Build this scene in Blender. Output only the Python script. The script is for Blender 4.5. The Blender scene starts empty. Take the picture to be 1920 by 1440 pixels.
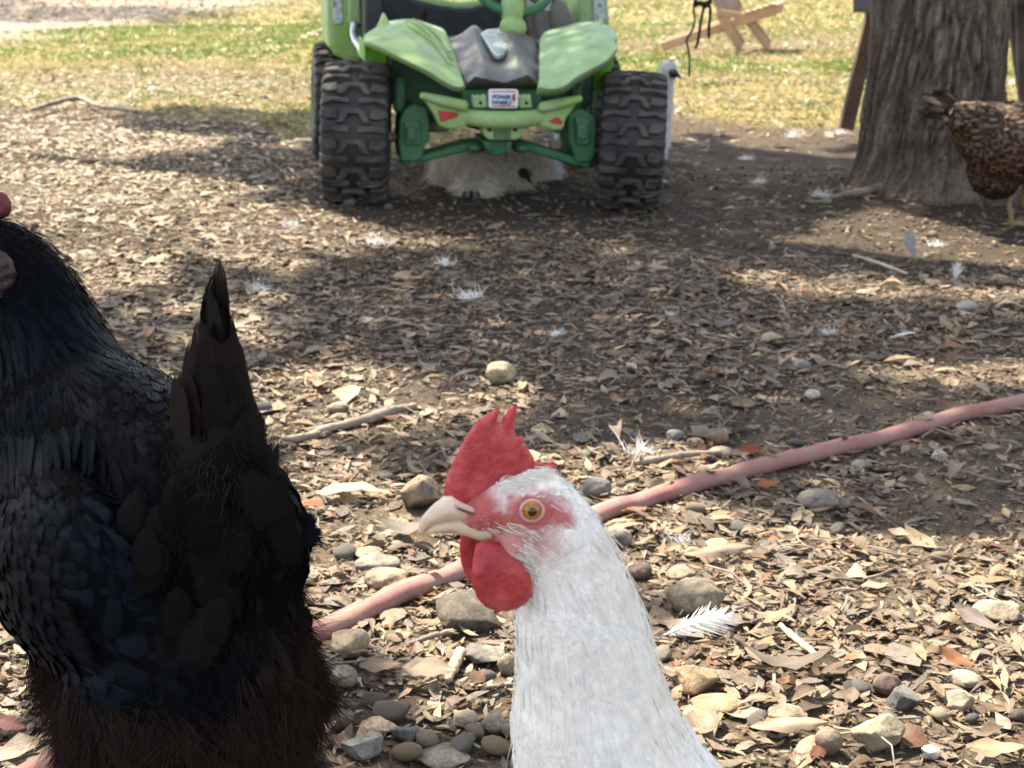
import bpy, bmesh, math, random
import numpy as np
from mathutils import Vector, Matrix, geometry as mgeo
from mathutils.bvhtree import BVHTree

R = math.radians
rng = np.random.default_rng(7)
random.seed(7)
scene = bpy.context.scene
C = scene.collection

# ------------------------------------------------------------------ camera, world, sun, exposure
PITCH = R(15.78); FPX = 2884.0; CAMH = 0.60
CP, SP = math.cos(PITCH), math.sin(PITCH)
cam = bpy.data.objects.new('camera', bpy.data.cameras.new('camera'))
C.objects.link(cam); scene.camera = cam
cam.location = (0, 0, CAMH); cam.rotation_euler = (R(90) - PITCH, 0, 0)
cam.data.sensor_width = 36.0; cam.data.lens = 36.0 * FPX / 1920.0
cam.data.clip_start = 0.02; cam.data.clip_end = 600
cam.data.dof.use_dof = True; cam.data.dof.focus_distance = 0.95; cam.data.dof.aperture_fstop = 24.0

SUN_EL, SUN_AZ = R(58), R(-42)          # azimuth from +Y (away from the camera) towards +X
SDIR = np.array([math.sin(SUN_AZ) * math.cos(SUN_EL), math.cos(SUN_AZ) * math.cos(SUN_EL), math.sin(SUN_EL)])
w = bpy.data.worlds.new('World'); scene.world = w; w.use_nodes = True
wn = w.node_tree.nodes; wl = w.node_tree.links
sky = wn.new('ShaderNodeTexSky'); sky.sky_type = 'NISHITA'; sky.sun_disc = False
sky.sun_elevation = SUN_EL; sky.sun_rotation = SUN_AZ; sky.air_density = 1.0; sky.dust_density = 1.6; sky.ozone_density = 1.0
bgn = wn['Background']; hsv = wn.new('ShaderNodeHueSaturation'); hsv.inputs['Saturation'].default_value = .48   # sky colour muted so the shade comes out neutral
wl.new(sky.outputs[0], hsv.inputs['Color']); wl.new(hsv.outputs[0], bgn.inputs[0]); bgn.inputs[1].default_value = 0.12
sl = bpy.data.lights.new('sun', 'SUN'); sl.energy = 5.0; sl.angle = R(0.5); sl.color = (1.0, 0.90, 0.73)
so = bpy.data.objects.new('sun', sl); C.objects.link(so)
so.rotation_euler = Vector(SDIR).to_track_quat('Z', 'Y').to_euler(); so.location = (-3, 4, 9)
scene.view_settings.view_transform = 'Standard'; scene.view_settings.look = 'None'
scene.view_settings.exposure = 1.82; scene.view_settings.gamma = 1.0; scene.view_settings.use_curve_mapping = False
scene.cycles.use_denoising = True
scene.cycles.max_bounces = 6; scene.cycles.diffuse_bounces = 3; scene.cycles.glossy_bounces = 2
scene.cycles.transparent_max_bounces = 6
scene.cycles.sample_clamp_indirect = 6

# ------------------------------------------------------------------ geometry helpers
def ray(px, py):
    u = (np.asarray(px, float) - 960) / FPX; v = (720 - np.asarray(py, float)) / FPX
    return u, CP + v * SP, -SP + v * CP
def at_y(px, py, Y):
    x, y, z = ray(px, py); t = Y / y
    return np.array([x * t, Y, CAMH + z * t], float)
def to_px(P):
    P = np.asarray(P, float); d = P - np.array([0, 0, CAMH])
    f = d[..., 1] * CP - d[..., 2] * SP; up = d[..., 1] * SP + d[..., 2] * CP
    f = np.where(np.abs(f) < 1e-6, 1e-6, f)
    return 960 + FPX * d[..., 0] / f, 720 - FPX * up / f, f
def hash2(i, j, s):
    h = np.sin(i * 127.1 + j * 311.7 + s * 74.7) * 43758.5453
    return h - np.floor(h)
def vnoise(x, y, s=0):
    x = np.asarray(x, float); y = np.asarray(y, float)
    i = np.floor(x); j = np.floor(y); f = x - i; g = y - j
    f = f * f * (3 - 2 * f); g = g * g * (3 - 2 * g)
    a = hash2(i, j, s) * (1 - f) + hash2(i + 1, j, s) * f
    b = hash2(i, j + 1, s) * (1 - f) + hash2(i + 1, j + 1, s) * f
    return a * (1 - g) + b * g
def fbm(x, y, s=0, o=3):
    v = 0; a = .5; t = 0
    for k in range(o):
        v = v + a * vnoise(x * 2 ** k, y * 2 ** k, s + k * 13); t += a; a *= .5
    return v / t
def sstep(a, b, x):
    t = np.clip((np.asarray(x, float) - a) / (b - a), 0, 1); return t * t * (3 - 2 * t)
def gz(x, y):
    x = np.asarray(x, float); y = np.asarray(y, float)
    z = 0.024 * (fbm(x * 1.7 + 9, y * 1.7, 3) - .5) + 0.014 * (fbm(x * 7, y * 7, 5) - .5)
    z = z - 0.043 * np.clip(x, -1.2, 1.2) * sstep(2.4, 3.3, y) * (1 - sstep(5.2, 8, y))
    r = np.hypot(x - 1.06, y - 4.02); z = z + 0.05 * np.exp(-(r / .42) ** 2)
    return z
def at_g(px, py):
    x, y, z = ray(px, py); t = CAMH / -z
    for _ in range(4): t = (CAMH - gz(x * t, y * t)) / -z
    return np.array([x * t, y * t, gz(x * t, y * t)], float)

def link(o, parent=None):
    C.objects.link(o)
    if parent is not None:
        o.parent = parent
    return o
def mk(name, V, F, mat, parent=None, col=None, uv=None, smooth=True, local=True):
    """V (n,3) world coordinates; F array (m,k) or list of arrays / faces. Child vertices are stored relative to the parent."""
    V = np.asarray(V, float).reshape(-1, 3)
    me = bpy.data.meshes.new(name)
    off = np.zeros(3)
    o = bpy.data.objects.new(name, me)
    Fl = F if isinstance(F, list) else [F]
    groups = []
    for f in Fl:
        f = np.asarray(f)
        if f.ndim == 1: f = f[None]
        if f.size: groups.append(f.astype(np.int32))
    idx = np.concatenate([g.ravel() for g in groups]); lens = np.concatenate([np.full(len(g), g.shape[1]) for g in groups])
    me.vertices.add(len(V)); me.loops.add(len(idx)); me.polygons.add(len(lens))
    if parent is not None and local:
        Mi = np.array(world_inv(parent)); V = V @ Mi[:3, :3].T + Mi[:3, 3]
    me.vertices.foreach_set('co', V.astype(np.float32).ravel())
    me.loops.foreach_set('vertex_index', idx)
    st = np.concatenate([[0], np.cumsum(lens)[:-1]]).astype(np.int32)
    me.polygons.foreach_set('loop_start', st)
    me.polygons.foreach_set('loop_total', lens.astype(np.int32))
    me.polygons.foreach_set('use_smooth', np.full(len(lens), bool(smooth)))
    if uv is not None:
        l = me.uv_layers.new(name='UVMap'); l.data.foreach_set('uv', np.asarray(uv, np.float32)[idx].ravel())
    if col is not None:
        col = np.asarray(col, np.float32)
        if col.shape[1] == 3: col = np.concatenate([col, np.ones((len(col), 1), np.float32)], 1)
        a = me.color_attributes.new('Col', 'FLOAT_COLOR', 'POINT'); a.data.foreach_set('color', col.ravel())
    me.update(calc_edges=True); me.validate()
    if mat is not None:
        me.materials.append(mat)
    link(o, parent)
    return o
WM = {}
def world_inv(o):
    m = Matrix.Identity(4)
    while o is not None:
        m = o.matrix_basis @ m; o = o.parent
    return m.inverted()
def thing(name, label, cat, loc=(0, 0, 0), group=None, rz=0):
    o = bpy.data.objects.new(name, None); o.empty_display_size = .05
    o.location = [float(v) for v in loc]; o.rotation_euler = (0, 0, rz); C.objects.link(o)
    o.matrix_basis = Matrix.Translation(o.location) @ Matrix.Rotation(rz, 4, 'Z')
    return tag(o, label, cat, group)
def tag(o, label, cat, group=None, kind=None):
    if label: o['label'] = label
    if cat: o['category'] = cat
    if group: o['group'] = group
    if kind: o['kind'] = kind
    return o
def kind(o, k): o['kind'] = k; return o

class Geo:
    def __init__(s): s.V = []; s.F = []; s.n = 0
    def add(s, V, F):
        V = np.asarray(V, float).reshape(-1, 3)
        for f in (F if isinstance(F, list) else [F]):
            f = np.asarray(f)
            if f.ndim == 1: f = f[None]
            s.F.append(f + s.n)
        s.V.append(V); s.n += len(V); return s
    def V_(s): return np.concatenate(s.V)
    def build(s, name, mat, parent=None, smooth=True, bevel=0, auto=True, **k):
        o = mk(name, s.V_(), s.F, mat, parent, smooth=smooth, **k)
        if bevel:
            m = o.modifiers.new('bevel', 'BEVEL'); m.width = bevel; m.segments = 2; m.limit_method = 'ANGLE'; m.angle_limit = R(35)
        return o
BOXF = np.array([[0, 3, 2, 1], [4, 5, 6, 7], [0, 1, 5, 4], [1, 2, 6, 5], [2, 3, 7, 6], [3, 0, 4, 7]])
def box8(c, ax, ay, az):
    c, ax, ay, az = map(lambda q: np.asarray(q, float), (c, ax, ay, az))
    return np.array([c + sx * ax + sy * ay + sz * az for sz in (-1, 1) for sx, sy in ((-1, -1), (1, -1), (1, 1), (-1, 1))])
def unit(v):
    v = np.asarray(v, float); return v / np.maximum(np.linalg.norm(v, axis=-1, keepdims=True), 1e-9)
def bar(g, a, b, wd, th, side=(1, 0, 0)):
    a = np.asarray(a, float); b = np.asarray(b, float); d = unit(b - a)
    s = np.asarray(side, float); s = unit(s - d * (s @ d)); n = np.cross(d, s)
    g.add(box8((a + b) / 2, s * wd / 2, n * th / 2, (b - a) / 2), BOXF)
def smooth_path(P, n):
    P = np.asarray(P, float); k = len(P)
    t = np.linspace(0, k - 1, n); out = []
    for tt in t:
        i = min(int(tt), k - 2); f = tt - i
        p0 = P[max(i - 1, 0)]; p1 = P[i]; p2 = P[i + 1]; p3 = P[min(i + 2, k - 1)]
        out.append(.5 * ((2 * p1) + (-p0 + p2) * f + (2 * p0 - 5 * p1 + 4 * p2 - p3) * f * f + (-p0 + 3 * p1 - 3 * p2 + p3) * f ** 3))
    return np.array(out)
def loft(path, ra, rb, seg=20, side=None, cap=True, prof=None):
    """closed tube: ra = half width along the side axis, rb = along the third axis"""
    path = np.asarray(path, float); n = len(path)
    ra = np.broadcast_to(np.asarray(ra, float), n).copy(); rb = np.broadcast_to(np.asarray(rb, float), n).copy()
    T = unit(np.gradient(path, axis=0))
    if side is None: side = np.array([0, 0, 1.]) if abs(T[0][2]) < .8 else np.array([0, 1., 0])
    side = np.asarray(side, float)
    if side.ndim == 1: side = np.tile(side, (n, 1))
    S = unit(side - T * (side * T).sum(1, keepdims=True)); N = np.cross(T, S)
    if cap:
        e0 = path[0] - T[0] * min(ra[0], rb[0]) * .55; e1 = path[-1] + T[-1] * min(ra[-1], rb[-1]) * .55
        path = np.vstack([e0, path, e1]); S = np.vstack([S[:1], S, S[-1:]]); N = np.vstack([N[:1], N, N[-1:]])
        ra = np.r_[ra[0] * .55, ra, ra[-1] * .55]; rb = np.r_[rb[0] * .55, rb, rb[-1] * .55]; n += 2
    th = np.linspace(0, 2 * np.pi, seg, endpoint=False)
    pr = np.ones(seg) if prof is None else prof(th)
    V = path[:, None] + S[:, None] * (ra[:, None] * np.cos(th) * pr)[..., None] + N[:, None] * (rb[:, None] * np.sin(th) * pr)[..., None]
    V = V.reshape(-1, 3)
    i = np.arange(n - 1)[:, None] * seg; j = np.arange(seg)[None]; j2 = (j + 1) % seg
    F = np.stack([i + j, i + j2, i + seg + j2, i + seg + j], -1).reshape(-1, 4)
    a = len(V); V = np.vstack([V, path[0], path[-1]])
    jj = np.arange(seg)
    F0 = np.stack([np.full(seg, a), (jj + 1) % seg, jj], -1); b = (n - 1) * seg
    F1 = np.stack([np.full(seg, a + 1), b + jj, b + (jj + 1) % seg], -1)
    return V, [F, F0, F1]
def tube(g, P, r, seg=10, n=None, **k):
    P = np.asarray(P, float)
    if n: 
        r = np.interp(np.linspace(0, 1, n), np.linspace(0, 1, len(np.atleast_1d(r))), np.atleast_1d(r)) if np.ndim(r) else r
        P = smooth_path(P, n)
    g.add(*loft(P, r, r, seg, **k)); return g
def ellipsoid(c, ax, ay, az, nu=20, nv=12):
    c, ax, ay, az = (np.asarray(q, float) for q in (c, ax, ay, az))
    u = np.linspace(0, 2 * np.pi, nu, endpoint=False); v = np.linspace(0, np.pi, nv + 2)[1:-1]
    V = (c + ax * (np.sin(v)[:, None] * np.cos(u))[..., None] + ay * (np.sin(v)[:, None] * np.sin(u))[..., None] + az * (np.cos(v)[:, None] * np.ones(nu))[..., None]).reshape(-1, 3)
    m = len(V); V = np.vstack([V, c + az, c - az]); n = nv
    i = np.arange(n - 1)[:, None] * nu; j = np.arange(nu)[None]; j2 = (j + 1) % nu
    F = np.stack([i + j, i + nu + j, i + nu + j2, i + j2], -1).reshape(-1, 4); jj = np.arange(nu)
    return V, [F, np.stack([np.full(nu, m), jj, (jj + 1) % nu], -1), np.stack([np.full(nu, m + 1), (n - 1) * nu + (jj + 1) % nu, (n - 1) * nu + jj], -1)]
def remesh(g, voxel, smooth=6):
    """one continuous skin round overlapping closed shapes -> V, F"""
    me = bpy.data.meshes.new('t'); o = bpy.data.objects.new('t', me)
    me.from_pydata([tuple(v) for v in g.V_()], [], [tuple(int(q) for q in f) for A in g.F for f in A]); C.objects.link(o)
    m = o.modifiers.new('r', 'REMESH'); m.mode = 'VOXEL'; m.voxel_size = voxel
    s = o.modifiers.new('s', 'SMOOTH'); s.iterations = smooth; s.factor = .5
    dg = bpy.context.evaluated_depsgraph_get(); ev = o.evaluated_get(dg); e = ev.to_mesh()
    V = np.empty(len(e.vertices) * 3, np.float32); e.vertices.foreach_get('co', V); V = V.reshape(-1, 3).astype(float)
    F = np.array([tuple(p.vertices) if len(p.vertices) == 4 else tuple(p.vertices) + (p.vertices[-1],) for p in e.polygons])
    ev.to_mesh_clear(); bpy.data.objects.remove(o); bpy.data.meshes.remove(me)
    return V, F
def vnormals(V, F):
    n = np.cross(V[F[:, 2]] - V[F[:, 0]], V[F[:, 3]] - V[F[:, 1]]); N = np.zeros_like(V)
    for k in range(4): np.add.at(N, F[:, k], n)
    return unit(N)
def sample(V, F, n, rg=None):
    rg = rg or rng
    T = np.vstack([F[:, [0, 1, 2]], F[:, [0, 2, 3]]]); a = np.linalg.norm(np.cross(V[T[:, 1]] - V[T[:, 0]], V[T[:, 2]] - V[T[:, 0]]), axis=1)
    k = rg.choice(len(T), n, p=a / a.sum()); r1 = np.sqrt(rg.random(n)); r2 = rg.random(n)
    wts = np.stack([1 - r1, r1 * (1 - r2), r1 * r2], 1)
    N = vnormals(V, F)
    P = (V[T[k]] * wts[..., None]).sum(1); Q = unit((N[T[k]] * wts[..., None]).sum(1)); return P, Q
def thin(P, dmin, *rest):
    """drop points that come closer than dmin to an earlier one (grid test)"""
    seen = {}; keep = []
    dm = np.broadcast_to(dmin, len(P)); s = float(np.max(dm))
    for i, p in enumerate(P):
        c = tuple(np.floor(p / s).astype(int)); ok = True
        for dx in (-1, 0, 1):
            for dy in (-1, 0, 1):
                for dz in (-1, 0, 1):
                    for j in seen.get((c[0] + dx, c[1] + dy, c[2] + dz), ()):
                        if np.sum((P[j] - p) ** 2) < dm[i] ** 2: ok = False; break
                    if not ok: break
                if not ok: break
            if not ok: break
        if ok: seen.setdefault(c, []).append(i); keep.append(i)
    return np.array(keep)
def inflate(outline, tmax, d0, to3, nrm, step, warp=None):
    """a closed 2D outline -> a solid sheet with rounded rim. to3(q)->(n,3) mid plane, nrm(q)->(n,3) thickness direction"""
    o = np.asarray(outline, float); seg = []
    for a, b in zip(o, np.roll(o, -1, 0)):
        m = max(1, int(np.linalg.norm(b - a) / step)); seg += [a + (b - a) * k / m for k in range(m)]
    B = np.array(seg); nb = len(B)
    def dist(Q):
        a = B; b = np.roll(B, -1, 0); ab = b - a
        t = np.clip(((Q[:, None] - a) * ab).sum(-1) / (ab ** 2).sum(-1), 0, 1)
        return np.linalg.norm(Q[:, None] - a - ab * t[..., None], axis=-1).min(1)
    lo, hi = B.min(0), B.max(0)
    gx, gy = np.meshgrid(np.arange(lo[0], hi[0], step), np.arange(lo[1], hi[1], step)); Q = np.stack([gx.ravel(), gy.ravel()], 1)
    Q = Q + (rng.random(Q.shape) - .5) * step * .3
    a = B; b = np.roll(B, -1, 0)
    cr = ((a[:, 1] > Q[:, None, 1]) != (b[:, 1] > Q[:, None, 1])) & (Q[:, None, 0] < (b[:, 0] - a[:, 0]) * (Q[:, None, 1] - a[:, 1]) / (b[:, 1] - a[:, 1] + 1e-12) + a[:, 0])
    Q = Q[cr.sum(1) % 2 == 1]; Q = Q[dist(Q) > step * .55]
    P = np.vstack([B, Q]); res = mgeo.delaunay_2d_cdt([Vector(p) for p in P], [(i, (i + 1) % nb) for i in range(nb)], [], 1, 1e-9)
    P2 = np.array([tuple(v) for v in res[0]]); T = np.array([f for f in res[2] if len(f) == 3])
    d = dist(P2); t = tmax / 2 * np.sqrt(np.clip(1 - (1 - np.clip(d / d0, 0, 1)) ** 2, 0, 1))
    M = to3(P2); N = nrm(P2)
    if warp is not None: M = M + N * warp(P2)[:, None]
    n = len(P2); rim = t < 1e-9
    V = np.vstack([M + N * t[:, None], M - N * t[:, None]])
    mp = np.where(rim, np.arange(n), np.arange(n) + n)
    return V, [T, mp[T][:, ::-1]]
TPROF = np.array([0, .12, .35, .6, .8, .93, 1.0]); WPROF = np.array([.22, .6, .95, 1, .86, .52, .1])
def feathers(P, N, D, L, W, tilt=.1, curl=.25, camber=.25, cols=3, wprof=WPROF, roll=None):
    n = len(P); P, N, D = (np.asarray(q, float) for q in (P, N, D))
    D = unit(D - N * (D * N).sum(1, keepdims=True)); S = np.cross(N, D)
    L = np.broadcast_to(L, n)[:, None]; W = np.broadcast_to(W, n)[:, None]; tilt = np.broadcast_to(tilt, n)[:, None]; curl = np.broadcast_to(curl, n)[:, None]
    if roll is not None:
        r = np.asarray(roll)[:, None]; N, S = N * np.cos(r) + S * np.sin(r), S * np.cos(r) - N * np.sin(r)
    k = len(TPROF); pos = P.copy(); rows = []
    for i in range(k):
        if i:
            dt = TPROF[i] - TPROF[i - 1]; a = tilt - curl * (TPROF[i] + TPROF[i - 1]) / 2
            pos = pos + (D * np.cos(a) + N * np.sin(a)) * L * dt
        for c in np.linspace(-1, 1, cols):
            rows.append(pos + S * (c * W * .5 * wprof[i]) - N * (camber * W * .5 * wprof[i] * c * c))
    V = np.stack(rows, 1).reshape(-1, 3)
    q = []
    for i in range(k - 1):
        for c in range(cols - 1):
            a = i * cols + c; q.append((a, a + 1, a + cols + 1, a + cols))
    q = np.array(q); F = (np.arange(n)[:, None, None] * (k * cols) + q).reshape(-1, 4)
    uv = np.array([((c + 1) / 2, TPROF[i]) for i in range(k) for c in np.linspace(-1, 1, cols)])
    return V, F, np.tile(uv, (n, 1)), k * cols
def conform(tree, P, N, D, L, base, target=.0012):
    """tilt and curl that lay each feather along the skin: it neither dives in nor sticks out"""
    n = len(P); L = np.broadcast_to(L, n); base = np.broadcast_to(base, n); Dp = unit(D - N * (D * N).sum(1, keepdims=True)); tip = P + Dp * L[:, None]; sd = np.empty(n)
    for i in range(n):
        loc, nr, _, _ = tree.find_nearest(Vector(tip[i])); sd[i] = (Vector(tip[i]) - loc).dot(nr)
    g = np.clip((target - sd) / L, -.8, .8); t = base + np.maximum(g, 0); return t, 2 * (t - g)
def hairs(P, D, N, L, W, bend=.3, k=4, view=None):
    """thin tapering strands (flat ribbons facing roughly the camera)"""
    n = len(P); D = unit(D); L = np.broadcast_to(L, n)[:, None]; W = np.broadcast_to(W, n)[:, None]
    vd = unit(P - np.array([0, 0, CAMH])); S = unit(np.cross(D, vd) + 1e-6)
    bd = np.asarray(bend, float) if np.ndim(bend) else np.tile(np.array([0, 0, -bend]), (n, 1))
    rows = []
    for i in range(k):
        t = i / (k - 1); p = P + (D * t + bd * t * t) * L; ww = W * .5 * (1 - t * .9)
        rows += [p - S * ww, p + S * ww]
    V = np.stack(rows, 1).reshape(-1, 3)
    q = np.array([(2 * i, 2 * i + 1, 2 * i + 3, 2 * i + 2) for i in range(k - 1)])
    return V, (np.arange(n)[:, None, None] * (2 * k) + q).reshape(-1, 4), 2 * k
def flow_field(spine):
    spine = np.asarray(spine, float); mid = (spine[1:] + spine[:-1]) / 2; tan = unit(spine[1:] - spine[:-1])
    def f(P, s=.03):
        d = np.linalg.norm(P[:, None] - mid, axis=-1); d = d - d.min(1, keepdims=True)
        ww = np.exp(-(d / s) ** 2); return unit((ww[..., None] * tan).sum(1))
    return f

# ------------------------------------------------------------------ material helpers
def newmat(name):
    m = bpy.data.materials.new(name); m.use_nodes = True; nt = m.node_tree
    return m, nt, nt.nodes['Principled BSDF']
def nd(nt, t, **k):
    n = nt.nodes.new(t)
    for a, b in k.items():
        if a.startswith('i_'):
            key = a[2:]; n.inputs[int(key) if key.isdigit() else key.replace('_', ' ')].default_value = b
        else: setattr(n, a, b)
    return n
def ramp(nt, stops, fac=None):
    n = nt.nodes.new('ShaderNodeValToRGB'); e = n.color_ramp.elements
    e[0].position, e[0].color = stops[0][0], (*stops[0][1], 1); e[1].position, e[1].color = stops[-1][0], (*stops[-1][1], 1)
    for p, c in stops[1:-1]:
        q = e.new(p); q.color = (*c, 1)
    if fac is not None: nt.links.new(fac, n.inputs[0])
    return n
def noise(nt, scale, detail=4, rough=.6, coord='Object', vec=None):
    n = nd(nt, 'ShaderNodeTexNoise', i_Scale=scale, i_Detail=detail, i_Roughness=rough)
    if vec is None:
        vec = nd(nt, 'ShaderNodeTexCoord').outputs[coord]
    nt.links.new(vec, n.inputs['Vector']); return n
def mixc(nt, a, b, f, mode='MIX'):
    n = nd(nt, 'ShaderNodeMix', data_type='RGBA', blend_type=mode)
    for s, v in ((0, f), (6, a), (7, b)):
        if hasattr(v, 'is_output') or isinstance(v, bpy.types.NodeSocket): nt.links.new(v, n.inputs[s])
        else: n.inputs[s].default_value = v if s == 0 else (*v, 1)
    return n.outputs[2]
def bump(nt, b, h, strength=.3, dist=.002):
    n = nd(nt, 'ShaderNodeBump', i_Strength=strength, i_Distance=dist); nt.links.new(h, n.inputs['Height']); nt.links.new(n.outputs[0], b.inputs['Normal']); return n
def speckled(name, c1, c2, scale, rough=.7, bs=.3, bd=.002, bscale=None, spec=.3, detail=5, coord='Object', metal=0, sss=0, lo=.35, hi=.65):
    m, nt, b = newmat(name); n = noise(nt, scale, detail, coord=coord)
    r = ramp(nt, [(lo, c1), (hi, c2)], n.outputs[0]); nt.links.new(r.outputs[0], b.inputs['Base Color'])
    b.inputs['Roughness'].default_value = rough; b.inputs['Specular IOR Level'].default_value = spec; b.inputs['Metallic'].default_value = metal
    if sss:
        b.inputs['Subsurface Weight'].default_value = sss; b.inputs['Subsurface Radius'].default_value = (1, .35, .25); b.inputs['Subsurface Scale'].default_value = .004
    if bs:
        n2 = noise(nt, bscale or scale * 3, 4, coord=coord); bump(nt, b, n2.outputs[0], bs, bd)
    return m
def attr_mat(name, rough=.75, spec=.2, trans=0, jitter=.35, jscale=60, bs=.3, bd=.001, bscale=200):
    """colour from the vertex attribute, broken up by noise; TRANS mixes in light through the sheet"""
    m, nt, b = newmat(name); a = nd(nt, 'ShaderNodeAttribute', attribute_name='Col')
    n = noise(nt, jscale, 4); r = ramp(nt, [(.25, (1 - jitter,) * 3), (.75, (1 + jitter * .4,) * 3)], n.outputs[0])
    c = mixc(nt, a.outputs[0], r.outputs[0], 1.0, 'MULTIPLY'); nt.links.new(c, b.inputs['Base Color'])
    b.inputs['Roughness'].default_value = rough; b.inputs['Specular IOR Level'].default_value = spec
    if bs: bump(nt, b, noise(nt, bscale, 3).outputs[0], bs, bd)
    if trans:
        t = nd(nt, 'ShaderNodeBsdfTranslucent'); nt.links.new(c, t.inputs[0]); mx = nd(nt, 'ShaderNodeMixShader', i_0=trans)
        nt.links.new(b.outputs[0], mx.inputs[1]); nt.links.new(t.outputs[0], mx.inputs[2]); nt.links.new(mx.outputs[0], nt.nodes['Material Output'].inputs[0])
    return m
# ------------------------------------------------------------------ zones of the ground, read once in the photograph's frame and kept as places in the world
def ell(px, py, cx, cy, rx, ry, soft=.5):
    d = np.sqrt(((px - cx) / rx) ** 2 + ((py - cy) / ry) ** 2); return 1 - sstep(1 - soft, 1 + soft, d)
def grass_amount(x, y):
    px, py, f = to_px(np.stack([x, y, np.zeros_like(x)], -1)); ok = y > 3.5
    n = fbm(x * 1.1, y * 1.1, 21) - .5
    low = 192 + 80 * sstep(150, 560, px) * (px < 1000) + 20 * sstep(1150, 1500, px) + n * 190
    a = 1 - sstep(low - 35, low + 25, py)
    up = np.where(px < 620, 85 - px * .16, -400)                       # gravel beyond the grass, far left
    a = a * sstep(up - 14, up + 14, py + n * 40)
    a = a * (1 - .75 * ell(px, py, 1450, 82, 520, 22, .6)) * (1 - .6 * ell(px, py, 350, 150, 330, 45, .7))
    return np.where(ok, a, 0)
def gravel_amount(x, y):
    px, py, f = to_px(np.stack([x, y, np.zeros_like(x)], -1)); n = fbm(x * .9, y * .9, 33) - .5
    up = 85 - px * .16 + n * 40
    return np.where((y > 6) & (px < 700), 1 - sstep(up - 14, up + 14, py), 0)
def litter_amount(x, y):
    px, py, f = to_px(np.stack([x, y, np.zeros_like(x)], -1)); n = fbm(x * 3.1, y * 3.1, 41); n2 = fbm(x * 8, y * 8, 47)
    d = .16 + .95 * n
    d = d * (1 - .85 * ell(px, py, 1620, 350, 480, 120, .4)) * (1 - .8 * ell(px, py, 900, 385, 330, 45, .4))
    d = d * (1 - .8 * ell(px, py, 1400, 775, 420, 45, .6)) * (1 - .55 * ell(px, py, 760, 720, 130, 40, .5)) * (1 - .8 * ell(px, py, 1780, 960, 140, 90, .6))
    d = d * (1 - .5 * ell(px, py, 1740, 1405, 200, 60, .5)) * (1 - .45 * ell(px, py, 700, 975, 70, 40, .6))
    d = d * np.where(n2 > .38, 1, .35)
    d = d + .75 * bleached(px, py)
    return np.clip(d, 0, 1)
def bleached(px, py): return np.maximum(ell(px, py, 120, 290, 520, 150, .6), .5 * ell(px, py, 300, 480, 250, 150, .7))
# where the sun reaches the ground: ellipses in the photograph's frame, weight, then broken by noise
LIT = [(200, 120, 520, 110, .95), (1400, 110, 320, 140, .97), (150, 350, 330, 140, .93), (430, 330, 150, 50, .3), (380, 250, 260, 22, .1), (350, 335, 280, 18, .15),
       (590, 450, 120, 28, .8), (930, 452, 200, 18, .55), (1620, 415, 330, 26, .8), (1800, 445, 150, 20, .75), (1550, 520, 100, 18, .8), (1800, 540, 140, 16, .75), (1420, 320, 170, 60, .12),
       (920, 320, 330, 70, .04), (950, 405, 330, 30, .08), (1400, 360, 200, 25, .15), (1640, 470, 160, 22, .2), (1150, 590, 620, 85, .17), (400, 600, 190, 120, .5), (280, 520, 120, 60, .55),
       (660, 770, 210, 55, .85), (450, 770, 130, 50, .6), (950, 740, 100, 35, .55), (700, 850, 130, 40, .6), (1400, 770, 330, 36, .18), (1650, 800, 170, 18, .5), (1400, 660, 330, 35, .28), (1800, 700, 150, 22, .6), (1700, 615, 220, 30, .1),
       (650, 960, 110, 55, .85), (860, 900, 80, 40, .6), (1150, 850, 90, 40, .5), (1230, 890, 150, 36, .8), (1240, 1000, 140, 40, .8), (1450, 930, 160, 28, .45), (1690, 930, 260, 70, .3), (1800, 870, 120, 30, .6),
       (1480, 1020, 120, 45, .4), (1700, 1060, 240, 45, .75), (1350, 1100, 130, 60, .55), (1560, 1180, 200, 70, .6), (1800, 1180, 140, 60, .85), (1360, 1300, 130, 45, .85), (1500, 1270, 120, 30, .4), (1700, 1370, 260, 90, .85),
       (720, 1100, 120, 50, .55), (760, 1200, 130, 45, .7), (690, 1290, 100, 40, .35), (850, 1330, 120, 70, .6), (720, 1420, 180, 40, .2), (10, 1300, 60, 160, .85), (560, 1400, 60, 50, .5)]
def lit_amount(x, y):
    px, py, f = to_px(np.stack([x, y, np.zeros_like(x)], -1)); num = np.full(np.shape(x), .42 * .15); den = np.full(np.shape(x), .15)
    for cx, cy, rx, ry, v in LIT:
        wt = np.exp(-1.1 * (((px - cx) / rx) ** 2 + ((py - cy) / ry) ** 2)) * (300 / (rx + 100)); num = num + wt * v; den = den + wt
    L = np.clip(.53 + (num / den - .5) * 2.4, 0, 1)
    inside = (px > -250) & (px < 2170) & (py > -80) & (py < 1600) & (y > .5)
    return np.where(inside, L, .45)

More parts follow.
